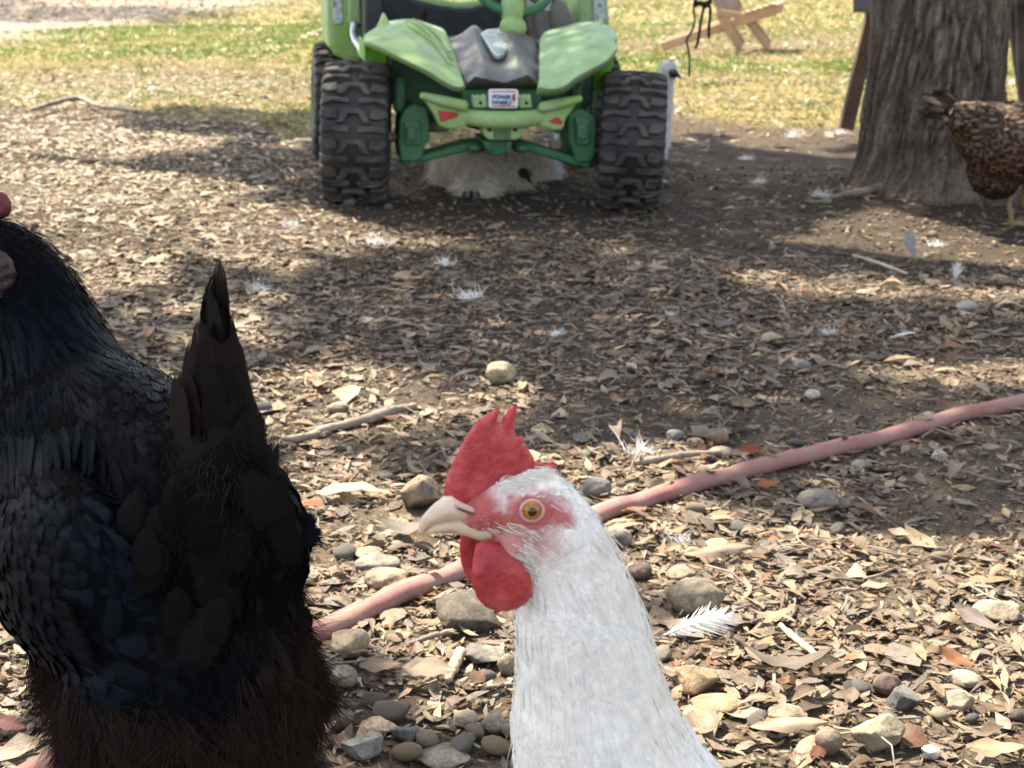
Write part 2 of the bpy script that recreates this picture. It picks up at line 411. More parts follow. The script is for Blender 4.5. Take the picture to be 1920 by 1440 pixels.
# ------------------------------------------------------------------ setting: ground
def stretch(a, b, step, lo, hi, grow=1.25):
    v = list(np.arange(a, b, step)); s = step
    while v[-1] < hi: s = min(s * grow, 40); v.append(v[-1] + s)
    s = step; w_ = [v[0]]
    while w_[-1] > lo: s = min(s * grow, 40); w_.append(w_[-1] - s)
    return np.array(w_[:0:-1] + v)
gx = stretch(-1.6, 2.2, .022, -260, 260); gy = stretch(.4, 5.0, .024, -120, 420)
X, Y = np.meshgrid(gx, gy); Z = gz(X, Y) * np.where(np.hypot(X, Y - 4) > 40, 0, 1)
Z = Z + .004 * (fbm(X * 45, Y * 45, 71, 2) - .5)
ga, gr = grass_amount(X, Y), gravel_amount(X, Y)
n1 = fbm(X * 2.2, Y * 2.2, 51); n2 = fbm(X * 12, Y * 12, 52)
soil = np.array([.064, .049, .036])[None, None] * (.65 + .8 * n1[..., None]) * (.8 + .4 * n2[..., None])
soil = soil + np.array([.055, .042, .028]) * sstep(.45, .7, fbm(X * 1.4, Y * 1.4, 53))[..., None]
straw = np.array([.25, .185, .085])[None, None] * (.7 + .6 * n2[..., None]); grv = np.array([.25, .205, .165])[None, None] * (.75 + .5 * n2[..., None])
far = np.array([.12, .13, .045])[None, None]
colr = soil * (1 - ga[..., None]) + straw * ga[..., None]; colr = colr * (1 - gr[..., None]) + grv * gr[..., None]
ff = sstep(18, 40, np.hypot(X, Y))[..., None]; colr = colr * (1 - ff) + far * ff
m_ground, nt, b = newmat('soil'); a = nd(nt, 'ShaderNodeAttribute', attribute_name='Col')
nA = noise(nt, 160, 6, .7); rA = ramp(nt, [(.3, (.45,) * 3), (.52, (1,) * 3), (.72, (1.7,) * 3)], nA.outputs[0])
nB = noise(nt, 900, 2); rB = ramp(nt, [(.35, (.6,) * 3), (.7, (1.5,) * 3)], nB.outputs[0])
nt.links.new(mixc(nt, mixc(nt, a.outputs[0], rA.outputs[0], 1., 'MULTIPLY'), rB.outputs[0], 1., 'MULTIPLY'), b.inputs['Base Color'])
b.inputs['Roughness'].default_value = .95; b.inputs['Specular IOR Level'].default_value = .1
bump(nt, b, nA.outputs[0], .8, .006)
ny, nx = X.shape; ii = np.arange(ny - 1)[:, None] * nx + np.arange(nx - 1)[None]
ground = mk('ground', np.stack([X, Y, Z], -1).reshape(-1, 3), np.stack([ii, ii + 1, ii + nx + 1, ii + nx], -1).reshape(-1, 4), m_ground, col=colr.reshape(-1, 3))
kind(ground, 'structure'); ground['label'] = 'bare brown soil under leaf litter running back into dry lawn'

# ------------------------------------------------------------------ the oak: trunk, limbs, crown (the crown is above the frame, its shade is in it)
TX, TY = 1.092, 4.03
oak = thing('oak_tree', 'thick oak tree with ridged grey brown bark and flared roots', 'tree', (TX, TY, 0))
def bark(nth, zs, cx, cy):
    th = np.linspace(0, 2 * np.pi, nth, endpoint=False); T_, Z_ = np.meshgrid(th, zs)
    r = .168 + .012 * np.exp(-Z_ / .35) + .03 * np.exp(-np.maximum(Z_, 0) / .06)
    for a0, am, wd in ((R(200), .02, .35), (R(262), .035, .3), (R(318), .065, .3), (R(20), .06, .4), (R(100), .06, .4), (R(232), .02, .2)):
        da = np.angle(np.exp(1j * (T_ - a0))); r = r + am * np.exp(-(da / wd) ** 2) * np.exp(-np.maximum(Z_, 0) / .10)
    r = r * (1 - .035 * Z_); ux, uy = np.cos(T_), np.sin(T_)
    wob = .75 * (fbm(ux * 4 + 7, uy * 4 + Z_ * 6.5, 61) - .5)
    q = T_ + wob * .55
    rid = np.abs(2 * (fbm(np.cos(q) * 10 + 40, np.sin(q) * 10 + Z_ * 10, 62, 2)) - 1)
    rid2 = np.abs(2 * vnoise(np.cos(q) * 20 + 9, np.sin(q) * 20 + Z_ * 11, 63) - 1)
    cr = np.minimum(rid * 2.4, 1) * .6 + np.minimum(rid2 * 1.7, 1) * .4
    crk = fbm(ux * 26, uy * 26 + Z_ * 42, 64, 2)
    scar = np.exp(-((np.angle(np.exp(1j * (T_ - R(281)))) / .22) ** 2 + ((Z_ - .035) / .06) ** 2) ** 2)
    d = .019 * (cr - .6) + .014 * (crk - .5) + .004 * (fbm(ux * 60, uy * 60 + Z_ * 60, 66, 2) - .5)
    r = r + d * (1 - .8 * scar)
    V = np.stack([cx + r * ux + .03 * Z_ * Z_ * .2, cy + r * uy, Z_], -1)
    base = np.array([.158, .124, .098]) * (.55 + .55 * fbm(ux * 9, uy * 9 + Z_ * 5, 65)[..., None]) * (.75 + .5 * vnoise(ux * 40, uy * 40 + Z_ * 30, 69)[..., None])
    base = base * (.62 + 1.1 * np.clip(cr - .2, 0, 1)[..., None] * np.array([1.05, 1.0, .95]))
    base = base * (1 - scar[..., None]) + np.array([.27, .22, .175]) * scar[..., None]
    dust = np.exp(-np.maximum(Z_, 0) / .07)[..., None] * .6; base = base * (1 - dust) + np.array([.19, .148, .11]) * dust
    i = np.arange(len(zs) - 1)[:, None] * nth; j = np.arange(nth)[None]; j2 = (j + 1) % nth
    return V.reshape(-1, 3), np.stack([i + j, i + j2, i + nth + j2, i + nth + j], -1).reshape(-1, 4), base.reshape(-1, 3)
m_bark = attr_mat('bark', rough=.9, spec=.15, jitter=.5, jscale=90, bs=.9, bd=.006, bscale=130)
zs = np.concatenate([np.arange(-.1, .62, .005), np.linspace(.63, 2.3, 40)])
V, F, cb = bark(360, zs, TX, TY); mk('trunk', V, F, m_bark, oak, col=cb)
m_limb = speckled('limb_bark', (.07, .055, .04), (.16, .125, .095), 30, .9, .8, .01)
oz = 2.2
for P in ([(TX, TY, oz - .15), (.2, 4.4, 3.1), (-1.3, 5.2, 3.9), (-3.2, 6.3, 4.5)], [(TX, TY, oz - .15), (.8, 5.3, 3.4), (.0, 7.0, 4.4), (-.6, 8.6, 5.0)], [(TX, TY, oz - .15), (.5, 3.6, 3.3), (-.8, 3.0, 4.3), (-2.4, 3.3, 5.0)],
          [(TX, TY, oz - .15), (1.9, 4.6, 3.4), (3.2, 5.6, 4.3)], [(TX, TY, oz - .15), (1.2, 3.3, 3.5), (1.4, 2.0, 4.8)]):
    g = Geo(); tube(g, P, [.15, .1, .06, .03], 12, 18); g.build('limb', m_limb, oak)
def crown(xs, ys, cell, lit, per, hlo, hhi, seed):
    r2 = np.random.default_rng(seed); X, Y = np.meshgrid(np.arange(xs[0], xs[1], cell), np.arange(ys[0], ys[1], cell)); x = X.ravel() + r2.uniform(-.5, .5, X.size) * cell; y = Y.ravel() + r2.uniform(-.5, .5, X.size) * cell
    L = lit(x, y); n = .55 * fbm(x * 3.4, y * 3.4, 81) + .45 * fbm(x * 9, y * 9, 82)
    n = .5 + .78 * (np.clip((n - .27) / .46, 0, 1) - .5)
    keep = n > L
    x, y = x[keep], y[keep]; x = np.repeat(x, per); y = np.repeat(y, per)
    return x, y, r2
def hang(x, y, r2, hlo, hhi, l0=.075, patch=1.0):
    z = hlo + (hhi - hlo) * np.clip(fbm(x * patch, y * patch, 83) * .8 + r2.random(len(x)) * .35, 0, 1)
    P = np.stack([x, y, np.zeros_like(x)], 1) + SDIR[None] * (z / SDIR[2])[:, None]; n = len(P)
    N = unit(r2.normal(size=(n, 3)) * .55 + SDIR); D = unit(np.cross(N, r2.normal(size=(n, 3)))); S = np.cross(N, D)
    L = l0 * r2.uniform(.7, 1.3, n)[:, None]; W = L * .27
    P = P + r2.normal(size=(n, 3)) * .012
    V = np.stack([P - D * L / 2, P + S * W, P + D * L / 2, P - S * W], 1).reshape(-1, 3)
    col = np.array([.05, .075, .022]) * r2.uniform(.6, 1.5, (n, 1)); return V, np.arange(4 * n).reshape(-1, 4), np.repeat(col, 4, 0)
m_leaf_green = attr_mat('oak_foliage', rough=.5, spec=.4, trans=.12, jitter=.2, bs=0)
# what else has to stand in the tree's shade: the hens, the toy, the cord
def shade_of(P, rad):
    P = np.asarray(P, float); G = P - SDIR * (P[2] / SDIR[2]); return (G[0], G[1], rad)
SHADES = [shade_of(p, r) for p, r in (((-.2, .86, .25), .15), ((-.2, .9, .33), .12), ((-.14, .84, .40), .07), ((-.33, .95, .40), .09), ((.015, .62, .38), .09), ((.04, .63, .30), .08), ((.09, .64, .25), .09), ((.18, .66, .22), .1),
                                        ((-.1, 3.7, .15), .2), ((.05, 3.62, .25), .3), ((.3, 3.75, .2), .25), ((.1, 3.8, .45), .25), ((-.05, 3.75, .5), .14), ((.38, 3.8, .2), .2), ((-.05, 4.1, .5), .3),
                                        ((TX, TY - .2, .3), .22), ((TX + .15, TY - .22, .15), .2), ((1.3, 3.75, .2), .12), ((TX, TY, .5), .2))]
def lit_all(x, y):
    L = lit_amount(x, y)
    for cx, cy, r in SHADES: L = L * (1 - .97 * np.exp(-(((x - cx) ** 2 + (y - cy) ** 2) / r ** 2) ** 2))
    return L
x, y, r2 = crown((-3.2, 3.4), (.1, 6.6), .030, lit_all, 1, 0, 0, 5)
keep = np.ones(len(x), bool); x, y = np.tile(x[keep], 4), np.tile(y[keep], 4); V, F, cc = hang(x, y, r2, 3.4, 5.0, .052)
kind(mk('crown', V, F, m_leaf_green, oak, col=cc, smooth=False), 'stuff')  # unseen foliage, leaves placed up the sun's rays to cast the mapped dapples
# a second tree well beyond the frame throws the band of shade over the gravel at the far left
oak2 = thing('oak_tree', 'spreading oak tree beyond the lawn shading the pale gravel', 'tree', (-9.5, 24, 0))
g = Geo(); tube(g, [(-9.5, 24, -.1), (-9.4, 24, 1.2), (-9.5, 23.9, 2.6), (-9.3, 23.5, 4.4)], [.42, .3, .26, .12], 16, 16); g.build('trunk', m_limb, oak2)
for P in ([(-9.5, 23.9, 2.4), (-11, 23, 3.6), (-12.5, 22, 4.6)], [(-9.5, 23.9, 2.4), (-8, 22.6, 3.6), (-6.2, 21, 4.8)], [(-9.4, 23.7, 3.2), (-9.8, 21.6, 4.6), (-9.4, 19.8, 5.2)]):
    g = Geo(); tube(g, P, [.17, .1, .04], 10, 12); g.build('limb', m_limb, oak2)
def lit_far(x, y):
    px, py, f = to_px(np.stack([x, y, np.zeros_like(x)], -1))
    return 1 - .92 * np.maximum(ell(px, py, 150, 27, 300, 17, .6), np.maximum(ell(px, py, -200, 15, 300, 24, .5), ell(px, py, 1560, -4, 260, 13, .5) * (px > 1000)))
x, y, r2 = crown((-9, -2.3), (11, 21), .11, lit_far, 1, 0, 0, 6)
V, F, cc = hang(x, y, r2, 4.2, 6.0, .22); kind(mk('crown', V, F, m_leaf_green, oak2, col=cc, smooth=False), 'stuff')
# ------------------------------------------------------------------ ride-on toy car
M = {}
def plastic(name, c, rough=.42, fade=.25, spec=.45, dirt=.35):
    """moulded plastic: chalky fading, scuffs and dust that gathers in patches"""
    m, nt, b = newmat(name); c = np.array(c)
    n = noise(nt, 9, 5, .65); r = ramp(nt, [(.35, tuple(c)), (.7, tuple(np.clip(c * (1 - fade) + fade * np.array([.5, .56, .45]), 0, 1)))], n.outputs[0])
    d = noise(nt, 34, 6, .7); dr = ramp(nt, [(.52, (0,) * 3), (.72, (dirt,) * 3)], d.outputs[0])
    nt.links.new(mixc(nt, r.outputs[0], (.22, .19, .14), dr.outputs[0]), b.inputs['Base Color'])
    rr = ramp(nt, [(.3, (rough,) * 3), (.7, (min(rough + .3, 1),) * 3)], d.outputs[0]); nt.links.new(rr.outputs[0], b.inputs['Roughness'])
    b.inputs['Specular IOR Level'].default_value = spec; bump(nt, b, d.outputs[0], .12, .002); return m
M['lime'] = plastic('lime_plastic', (.22, .40, .075), fade=.5, dirt=.5)
M['fade'] = plastic('faded_green_plastic', (.23, .42, .14), fade=.5, dirt=.5)
M['bright'] = plastic('bright_green_plastic', (.12, .36, .015), fade=.1)
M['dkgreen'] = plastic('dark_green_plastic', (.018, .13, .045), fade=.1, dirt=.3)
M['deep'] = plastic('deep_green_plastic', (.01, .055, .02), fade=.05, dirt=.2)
M['char'] = plastic('charcoal_plastic', (.075, .068, .066), .38, .22, .5, .5)
M['seat'] = plastic('navy_black_plastic', (.018, .02, .028), .5, .06, .4, .15)
M['tyre'] = speckled('tyre_plastic', (.014, .014, .016), (.035, .032, .030), 14, .55, .25, .002, spec=.4)
M['tread'] = speckled('tread_plastic', (.024, .023, .024), (.095, .082, .070), 11, .6, .25, .002, spec=.35)
M['axle'] = speckled('rusted_metal', (.22, .16, .13), (.4, .34, .3), 30, .5, .3, spec=.4)
M['white'] = speckled('white_plastic', (.68, .68, .68), (.8, .8, .8), 20, .35, 0)
M['red'] = speckled('red_plastic', (.36, .02, .02), (.46, .05, .05), 40, .35, 0)
M['blue'] = speckled('blue_print', (.03, .10, .22), (.04, .13, .27), 40, .5, 0)
M['black'] = speckled('black_hole', (.006, .006, .006), (.01, .01, .01), 20, .6, 0)
m, nt, b = newmat('worn_foil'); n = noise(nt, 42, 6, .7); r = ramp(nt, [(.42, (.30, .36, .37)), (.55, (.5, .56, .55)), (.62, (.16, .2, .16))], n.outputs[0]); nt.links.new(r.outputs[0], b.inputs['Base Color'])
b.inputs['Metallic'].default_value = .35; b.inputs['Roughness'].default_value = .38; bump(nt, b, n.outputs[0], .3, .002); M['foil'] = m
m, nt, b = newmat('chrome_plastic'); b.inputs['Base Color'].default_value = (.55, .56, .57, 1); b.inputs['Metallic'].default_value = .8
n = noise(nt, 50, 4); rr = ramp(nt, [(.3, (.15,) * 3), (.7, (.4,) * 3)], n.outputs[0]); nt.links.new(rr.outputs[0], b.inputs['Roughness']); M['chrome'] = m

YAW = R(9); CU = np.array([math.cos(YAW), math.sin(YAW), 0]); CB = np.array([-math.sin(YAW), math.cos(YAW), 0]); CZ = np.array([0, 0, 1.])
ROLL = R(2.3); CU, CZ = CU * math.cos(ROLL) - CZ * math.sin(ROLL), CZ * math.cos(ROLL) + CU * math.sin(ROLL)
CO = np.array([-.03, 3.72, 0.])
def cpt(px, py, w):
    """the point of the car at depth W (metres behind its front axle) that shows at this place in the photograph"""
    x, y, z = ray(px, py); d = np.array([x, y, z]); o = np.array([0, 0, CAMH]); t = ((CO + CB * w - o) @ CB) / (d @ CB); return o + d * t
def carl(u, w, z): return CO + CU * u + CB * w + CZ * z
car = thing('toy_car', 'green ride-on toy buggy with charcoal hood and chunky black wheels', 'toy car', CO)
# wheels
def wheel(c, rad, wd, ax, nl, spin=0):
    wh = bpy.data.objects.new('wheel', None); link(wh, car); wh.empty_display_size = .05
    wh.location = Vector(c) - Vector(car.location); wh.matrix_basis = Matrix.Translation(wh.location)
    ax = unit(ax); e1 = unit(np.cross(ax, (0, 0, 1.))); e2 = np.cross(e1, ax) * -1
    prof = [(-.50, .55), (-.5, .74), (-.485, .88), (-.43, .935), (-.2, .948), (0, .95), (.2, .948), (.43, .935), (.485, .88), (.5, .74), (.5, .55)]
    prof = np.array(prof); ns = 64; th = np.linspace(0, 2 * np.pi, ns, endpoint=False); k = len(prof)
    V = c + ax * (prof[:, 0] * wd)[None, :, None] + (e1 * np.cos(th)[:, None] + e2 * np.sin(th)[:, None])[:, None] * (prof[:, 1] * rad)[None, :, None]
    i = np.arange(ns)[:, None] * k; i2 = ((np.arange(ns) + 1) % ns)[:, None] * k; j = np.arange(k - 1)[None]
    ty = mk('tyre', V.reshape(-1, 3), np.stack([i + j, i2 + j, i2 + j + 1, i + j + 1], -1).reshape(-1, 4), M['tyre'], wh)
    g = Geo()
    def pt(a, s, r): return c + ax * (s * wd) + (e1 * math.cos(a) + e2 * math.sin(a)) * (r * rad)
    def block(poly, h0, h1, a=0):
        # polygon of (angle, across) raised from the tyre with sloping sides
        P = np.array(poly); cen = P.mean(0); top = cen + (P - cen) * .84; m = len(P)
        def rr(s, h): return .952 - .05 * max(0, abs(s) - .40) / .10 + h
        B = [pt(a, s, rr(s, h0)) for a, s in P]; T = [pt(a, s, rr(s, h1)) for a, s in top]
        g.add(np.array(B + T), [np.array([[q, (q + 1) % m, m + (q + 1) % m, m + q] for q in range(m)]), np.arange(m, 2 * m)])
    da = 2 * np.pi / nl
    for q in range(nl):
        a = q * da + spin
        if q % 2 == 0:      # arch shaped centre lug, with a notch, and shoulder lugs beside it
            block([(a + .62 * da, -.27), (a + .62 * da, -.15), (a + .05 * da, -.075), (a - .40 * da, -.055), (a - .40 * da, -.15)][::-1], -.01, .062, a)
            block([(a + .62 * da, .15), (a + .62 * da, .27), (a - .40 * da, .15), (a - .40 * da, .055), (a + .05 * da, .075)][::-1], -.01, .062, a)
            block([(a - .02 * da, -.10), (a - .02 * da, .10), (a - .42 * da, .13), (a - .42 * da, -.13)], -.01, .058, a)
            for s in (-1, 1): block([(a - .45 * da, s * .25), (a - .45 * da, s * .5), (a + .1 * da, s * .5), (a + .36 * da, s * .38), (a + .3 * da, s * .2)][::s], -.02, .045, a)
        else:               # bar lugs right across
            block([(a - .3 * da, -.5), (a - .3 * da, -.04), (a + .22 * da, -.03), (a + .12 * da, -.32), (a + .3 * da, -.5)], -.02, .048, a)
            block([(a - .3 * da, .04), (a - .3 * da, .5), (a + .3 * da, .5), (a + .12 * da, .32), (a + .22 * da, .03)], -.02, .048, a)
    o = g.build('tread', M['tread'], wh, smooth=False, bevel=.0025); kind(o, 'stuff')
    for s in (-1, 1):
        g = Geo(); rp = np.array([(s * .5, .56), (s * .46, .5), (s * .38, .3), (s * .40, .12), (s * .40, .001)]); k2 = len(rp); ns2 = 40; th2 = np.linspace(0, 2 * np.pi, ns2, endpoint=False)
        lob = 1 + .06 * np.cos(th2 * 5)
        V = c + ax * (rp[:, 0] * wd)[None, :, None] + (e1 * np.cos(th2)[:, None] + e2 * np.sin(th2)[:, None])[:, None] * (rp[:, 1] * rad)[None, :, None] * np.where(np.arange(k2) == 2, 1, 1)[None, :, None] * np.where((np.arange(k2) == 2)[None, :], lob[:, None], 1)[..., None]
        i = np.arange(ns2)[:, None] * k2; i2 = ((np.arange(ns2) + 1) % ns2)[:, None] * k2; j = np.arange(k2 - 1)[None]
        g.add(V.reshape(-1, 3), np.stack([i + j, i + j + 1, i2 + j + 1, i2 + j], -1).reshape(-1, 4))
        g.build('rim', M['dkgreen'], wh)
RAD = .168
cl = cpt(669, 250, 0); cr_ = cpt(1185, 265, 0)
wheel(cl, RAD, .155, CU - CB * .115, 30, .05); wheel(cr_, RAD, .155, CU - CB * .235, 30, .12)
rl = cpt(640, 192, .80); wheel(rl, RAD, .165, CU, 30, .2); wheel(rl + CU * .71, RAD, .165, CU, 30, .33)
# hood: charcoal plate with raised flanks, a sunken middle and a blunt nose
rows = [(60, .34, 843, 1003), (64, .31, 842, 1005), (78, .25, 842, 1010), (96, .17, 847, 1013), (116, .08, 856, 1014), (132, .01, 864, 1014), (143, -.045, 870, 1013)]
K = 25; V = []
for (y, w_, a, b_) in rows:
    for s in np.linspace(0, 1, K):
        px = a + (b_ - a) * s; c = 2 * s - 1
        yy = y + 13 * (abs(c) ** 3.2)
        p = cpt(px, yy, w_) ; fl = math.exp(-((abs(c) - .42) / .22) ** 2) * .019 * (1 if w_ > .05 else .6)
        V.append(p + CZ * (fl - .010 * math.exp(-(c / .3) ** 4) * (w_ > .04)))
nr = len(rows)
lip = []
for s in np.linspace(0, 1, K):               # nose edge: a shallow W
    c = 2 * s - 1; px = 873 + (1013 - 873) * s
    yv = np.interp(s, [0, .12, .53, .84, 1], [160, 143, 155, 139.5, 162]); lip.append(cpt(px, yv, -.075))
low = [cpt(875 + (1011 - 875) * s, 166 + 2 * math.sin(s * math.pi), -.055) for s in np.linspace(0, 1, K)]
V += lip + low
i = np.arange(nr + 1)[:, None] * K; j = np.arange(K - 1)[None]
o = mk('hood', V, np.stack([i + j, i + K + j, i + K + j + 1, i + j + 1], -1).reshape(-1, 4), M['char'], car)
sm = o.modifiers.new('thick', 'SOLIDIFY'); sm.thickness = .006; sm.offset = -1
o.data.set_sharp_from_angle(angle=R(32))
# silver decal set in the hood
dec = [(900, 68), (912, 61), (942, 58), (955, 62), (957, 72), (951, 98), (944, 108), (934, 111), (926, 108), (912, 86)]
wq = lambda y: float(np.interp(y, [58, 64, 78, 96, 116], [.335, .31, .25, .17, .08]))
P = np.array([cpt(x, y - 1, wq(y)) + CZ * .002 for x, y in dec]); n = len(P)
cen = P.mean(0); V = np.vstack([P - CZ * .004, P + CZ * .004, cen + (P - cen) * .9 + CZ * .006])
mk('decal', V, [np.array([[q, (q + 1) % n, n + (q + 1) % n, n + q] for q in range(n)]), np.array([[n + q, n + (q + 1) % n, 2 * n + (q + 1) % n, 2 * n + q] for q in range(n)]), np.arange(2 * n, 3 * n)], M['foil'], car, smooth=False)
# front fenders
def fender(back, front, mat, name, bulge, fin, grooves, under, inner_side):
    B = smooth_path([cpt(*p) for p in back], 22); Fr = smooth_path([cpt(*p) for p in front], 22); V = []; nrow = 12
    for t in np.linspace(0, 1, nrow):
        s = np.linspace(0, 1, 22)
        V += list(B * (1 - t) + Fr * t + CZ * (bulge * math.sin(math.pi * t) * np.sin(np.pi * np.clip(s, .03, .97)) ** .7)[:, None])
    V = np.array(V)
    lipv = Fr - CZ * .012 + CB * .012; V = np.vstack([V, lipv]); k = 22
    i = np.arange(nrow)[:, None] * k; j = np.arange(k - 1)[None]
    o = mk(name, V, np.stack([i + j, i + k + j, i + k + j + 1, i + j + 1], -1).reshape(-1, 4), mat, car)
    sm = o.modifiers.new('thick', 'SOLIDIFY'); sm.thickness = .007; sm.offset = -1; o.data.set_sharp_from_angle(angle=R(40))
    G = Geo(); G.add(*fin_shape(fin)); G.build('fin', mat, o, bevel=.003)
    for a, b_ in grooves:
        def on(s, t):
            p = B[int(s * 21)] * (1 - t) + Fr[int(s * 21)] * t + CZ * (bulge * math.sin(math.pi * t) * math.sin(math.pi * s) ** .7); return p
        g2 = Geo(); pts = [on(a[0] + (b_[0] - a[0]) * q, a[1] + (b_[1] - a[1]) * q) + CZ * .003 for q in np.linspace(0, 1, 7)]; tube(g2, pts, .0055, 8); g2.build('ridge', mat, o)
    G = Geo(); P = [cpt(*p) for p in under]; n = len(P); P = np.array(P)
    V2 = np.vstack([P, P + CB * .22]); G.add(V2, [np.arange(n), np.arange(n, 2 * n)[::-1], np.array([[(q + 1) % n, q, n + q, n + (q + 1) % n] for q in range(n)])]); G.build('inner_panel', M['bright'], o, smooth=False, bevel=.004)
    return o
def fin_shape(f):
    a, tip, b_, w_, th = f; A = cpt(*a, w_); T = cpt(*tip, w_ + .015); B_ = cpt(*b_, w_ - .06); o = CB * th
    A0, A1, T0, T1, B0, B1 = A - o - CZ * .02, A + o * 1.6 - CZ * .02, T - o * .25, T + o * .25, B_ - o * .5 - CZ * .02, B_ + o * 1.6 - CZ * .01
    return np.array([A0, A1, T0, T1, B0, B1]), [np.array([[0, 2, 3, 1], [2, 4, 5, 3], [0, 1, 5, 4]]), np.array([[0, 4, 2], [1, 3, 5]])]
fender([(683, 66, .14), (700, 54, .2), (722, 42, .25), (752, 36, .28), (782, 37, .3), (812, 47, .31), (832, 55, .31), (842, 74, .27)],
       [(682, 76, .02), (694, 80, -.04), (726, 95, -.11), (762, 113, -.15), (800, 131, -.18), (835, 153, -.19), (858, 163, -.19), (871, 160, -.17)], M['lime'], 'fender', .013,
       ((698, 58), (719, 22), (752, 70), .2, .020), (((.52, .15), (.86, .62)), ((.5, .27), (.84, .72)), ((.56, .1), (.88, .5))),
       [(682, 76, .03), (694, 82, .03), (726, 98, .02), (727, 126, .05), (684, 118, .06)], 1)
fender([(1155, 74, .20), (1148, 62, .24), (1128, 48, .28), (1104, 45, .3), (1080, 48, .31), (1050, 57, .31), (1026, 63, .31), (1015, 78, .27)],
       [(1156, 80, .06), (1150, 96, -.02), (1132, 115, -.09), (1106, 130, -.14), (1080, 145, -.17), (1056, 162, -.19), (1032, 167, -.19), (1011, 164, -.17)], M['fade'], 'fender', .013,
       ((1152, 74), (1127, 34), (1104, 70), .24, .020), (((.45, .12), (.86, .55)), ((.43, .24), (.84, .66)), ((.49, .06), (.88, .42))),
       [(1150, 96, .03), (1132, 117, .03), (1112, 130, .04), (1111, 172, .06), (1128, 172, .06), (1152, 120, .06)], 1)
# body tub, wheel arches and dark interior
def slab(name, mat, pts, w0, w1, parent=car, bevel=.006, smooth=False):
    P0 = np.array([cpt(x, y, w0) for x, y in pts]); P1 = P0 + CB * (w1 - w0); n = len(P0)
    G = Geo(); G.add(np.vstack([P0, P1]), [np.arange(n)[::-1] if True else None, np.arange(n, 2 * n), np.array([[q, (q + 1) % n, n + (q + 1) % n, n + q] for q in range(n)])])
    o = G.build(name, mat, parent, smooth=smooth, bevel=bevel)
    bm = bmesh.new(); bm.from_mesh(o.data); bmesh.ops.recalc_face_normals(bm, faces=bm.faces); bm.to_mesh(o.data); bm.free(); return o
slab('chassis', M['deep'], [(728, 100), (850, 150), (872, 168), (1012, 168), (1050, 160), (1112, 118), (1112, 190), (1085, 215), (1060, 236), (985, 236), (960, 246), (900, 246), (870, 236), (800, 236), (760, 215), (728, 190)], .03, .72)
slab('floor_pan', M['seat'], [(740, 80), (1105, 80), (1105, 150), (740, 150)], .40, .78)
slab('cowl', M['dkgreen'], [(866, 166), (1016, 166), (1016, 196), (1000, 210), (880, 210), (866, 196)], -.04, .06)
# shock sleeves in the wheel arches
for x, y0, y1, mm in ((750, 150, 205, 'lime'), (1085, 150, 200, 'deep')):
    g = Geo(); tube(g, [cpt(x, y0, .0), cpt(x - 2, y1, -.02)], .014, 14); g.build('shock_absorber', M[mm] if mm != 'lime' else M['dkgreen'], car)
# seat with a dipped backrest between the sides
top = [(690, -70), (720, -40), (752, -12), (790, 2), (826, 11), (850, 14), (885, 14), (912, 4), (950, -14), (1000, -34), (1040, -40), (1085, -60)]
slab('seat_back', M['seat'], [(688, 118)] + top + [(1086, 118)], .80, .86, bevel=.012)
rim = Geo(); tube(rim, [cpt(x, y - 2, .83) for x, y in top], .016, 10, 40); rim.build('seat_trim', M['lime'], car)
slab('seat_side', M['seat'], [(684, -60), (712, -46), (716, 60), (700, 110), (684, 96)], .34, .82, bevel=.01)
slab('seat_side', M['char'], [(1040, -10), (1062, 6), (1080, 40), (1085, 100), (1040, 100), (1030, 20)], .36, .82, bevel=.012)
g = Geo(); g.add(box8(cpt(797, 29, .797), CU * .004, CB * .003, CZ * .014), BOXF); g.build('seat_slot', M['black'], car, smooth=False)
# rear quarters
slab('side_panel', M['lime'], [(610, -70), (690, -70), (688, 60), (682, 116), (652, 116), (628, 104), (616, 88), (613, 40)], .52, .95, bevel=.016)
slab('side_panel', M['fade'], [(1082, -60), (1128, -60), (1139, -20), (1144, 40), (1143, 70), (1140, 110), (1085, 100), (1080, 40)], .52, .95, bevel=.016)
slab('panel_decal', M['foil'], [(623, -20), (641, -20), (644, 40), (641, 46), (628, 46), (624, 34)], .515, .53, bevel=.003)
slab('panel_decal', M['foil'], [(1112, -20), (1132, -20), (1138, 36), (1124, 58), (1113, 44)], .515, .53, bevel=.003)
slab('pipe_socket', M['fade'], [(654, -30), (676, -30), (677, 44), (672, 51), (656, 51), (653, 40)], .49, .53, bevel=.006)
slab('pipe_socket', M['fade'], [(1085, -30), (1106, -30), (1108, 42), (1086, 44)], .49, .53, bevel=.006)
g = Geo(); tube(g, [cpt(665, 44, .49), cpt(663, 60, .48), cpt(667, 76, .46), cpt(676, 90, .43), cpt(680, 102, .40)], .0105, 14, 20); g.build('exhaust_pipe', M['chrome'], car)
# steering column and wheel
for nm, ell_ in (('steering_column', ((961, 15, .34), .030, .038, .058)), ('column_shroud', ((962, 52, .32), .035, .04, .032))):
    (x, y, w_), a, b_, c_ = ell_; o = mk(nm, *ellipsoid(cpt(x, y, w_), CU * a, CB * b_, CZ * c_, 24, 16), M['lime'], car)
g = Geo(); cen = cpt(962, -34, .40); ax1 = CU; ax2 = unit(CZ * .75 + CB * .66)
ring = [cen + ax1 * .1 * math.cos(a) + ax2 * .1 * math.sin(a) for a in np.linspace(0, 2 * math.pi, 41)]
tube(g, ring, .0125, 12, cap=False)
for a in (-2.4, -.75, 1.57): bar(g, cen, cen + ax1 * .1 * math.cos(a) + ax2 * .1 * math.sin(a), .022, .012)
g.add(*ellipsoid(cen, ax1 * .03, ax2 * .03, np.cross(ax1, ax2) * .018)); g.build('steering_wheel', M['dkgreen'], car)
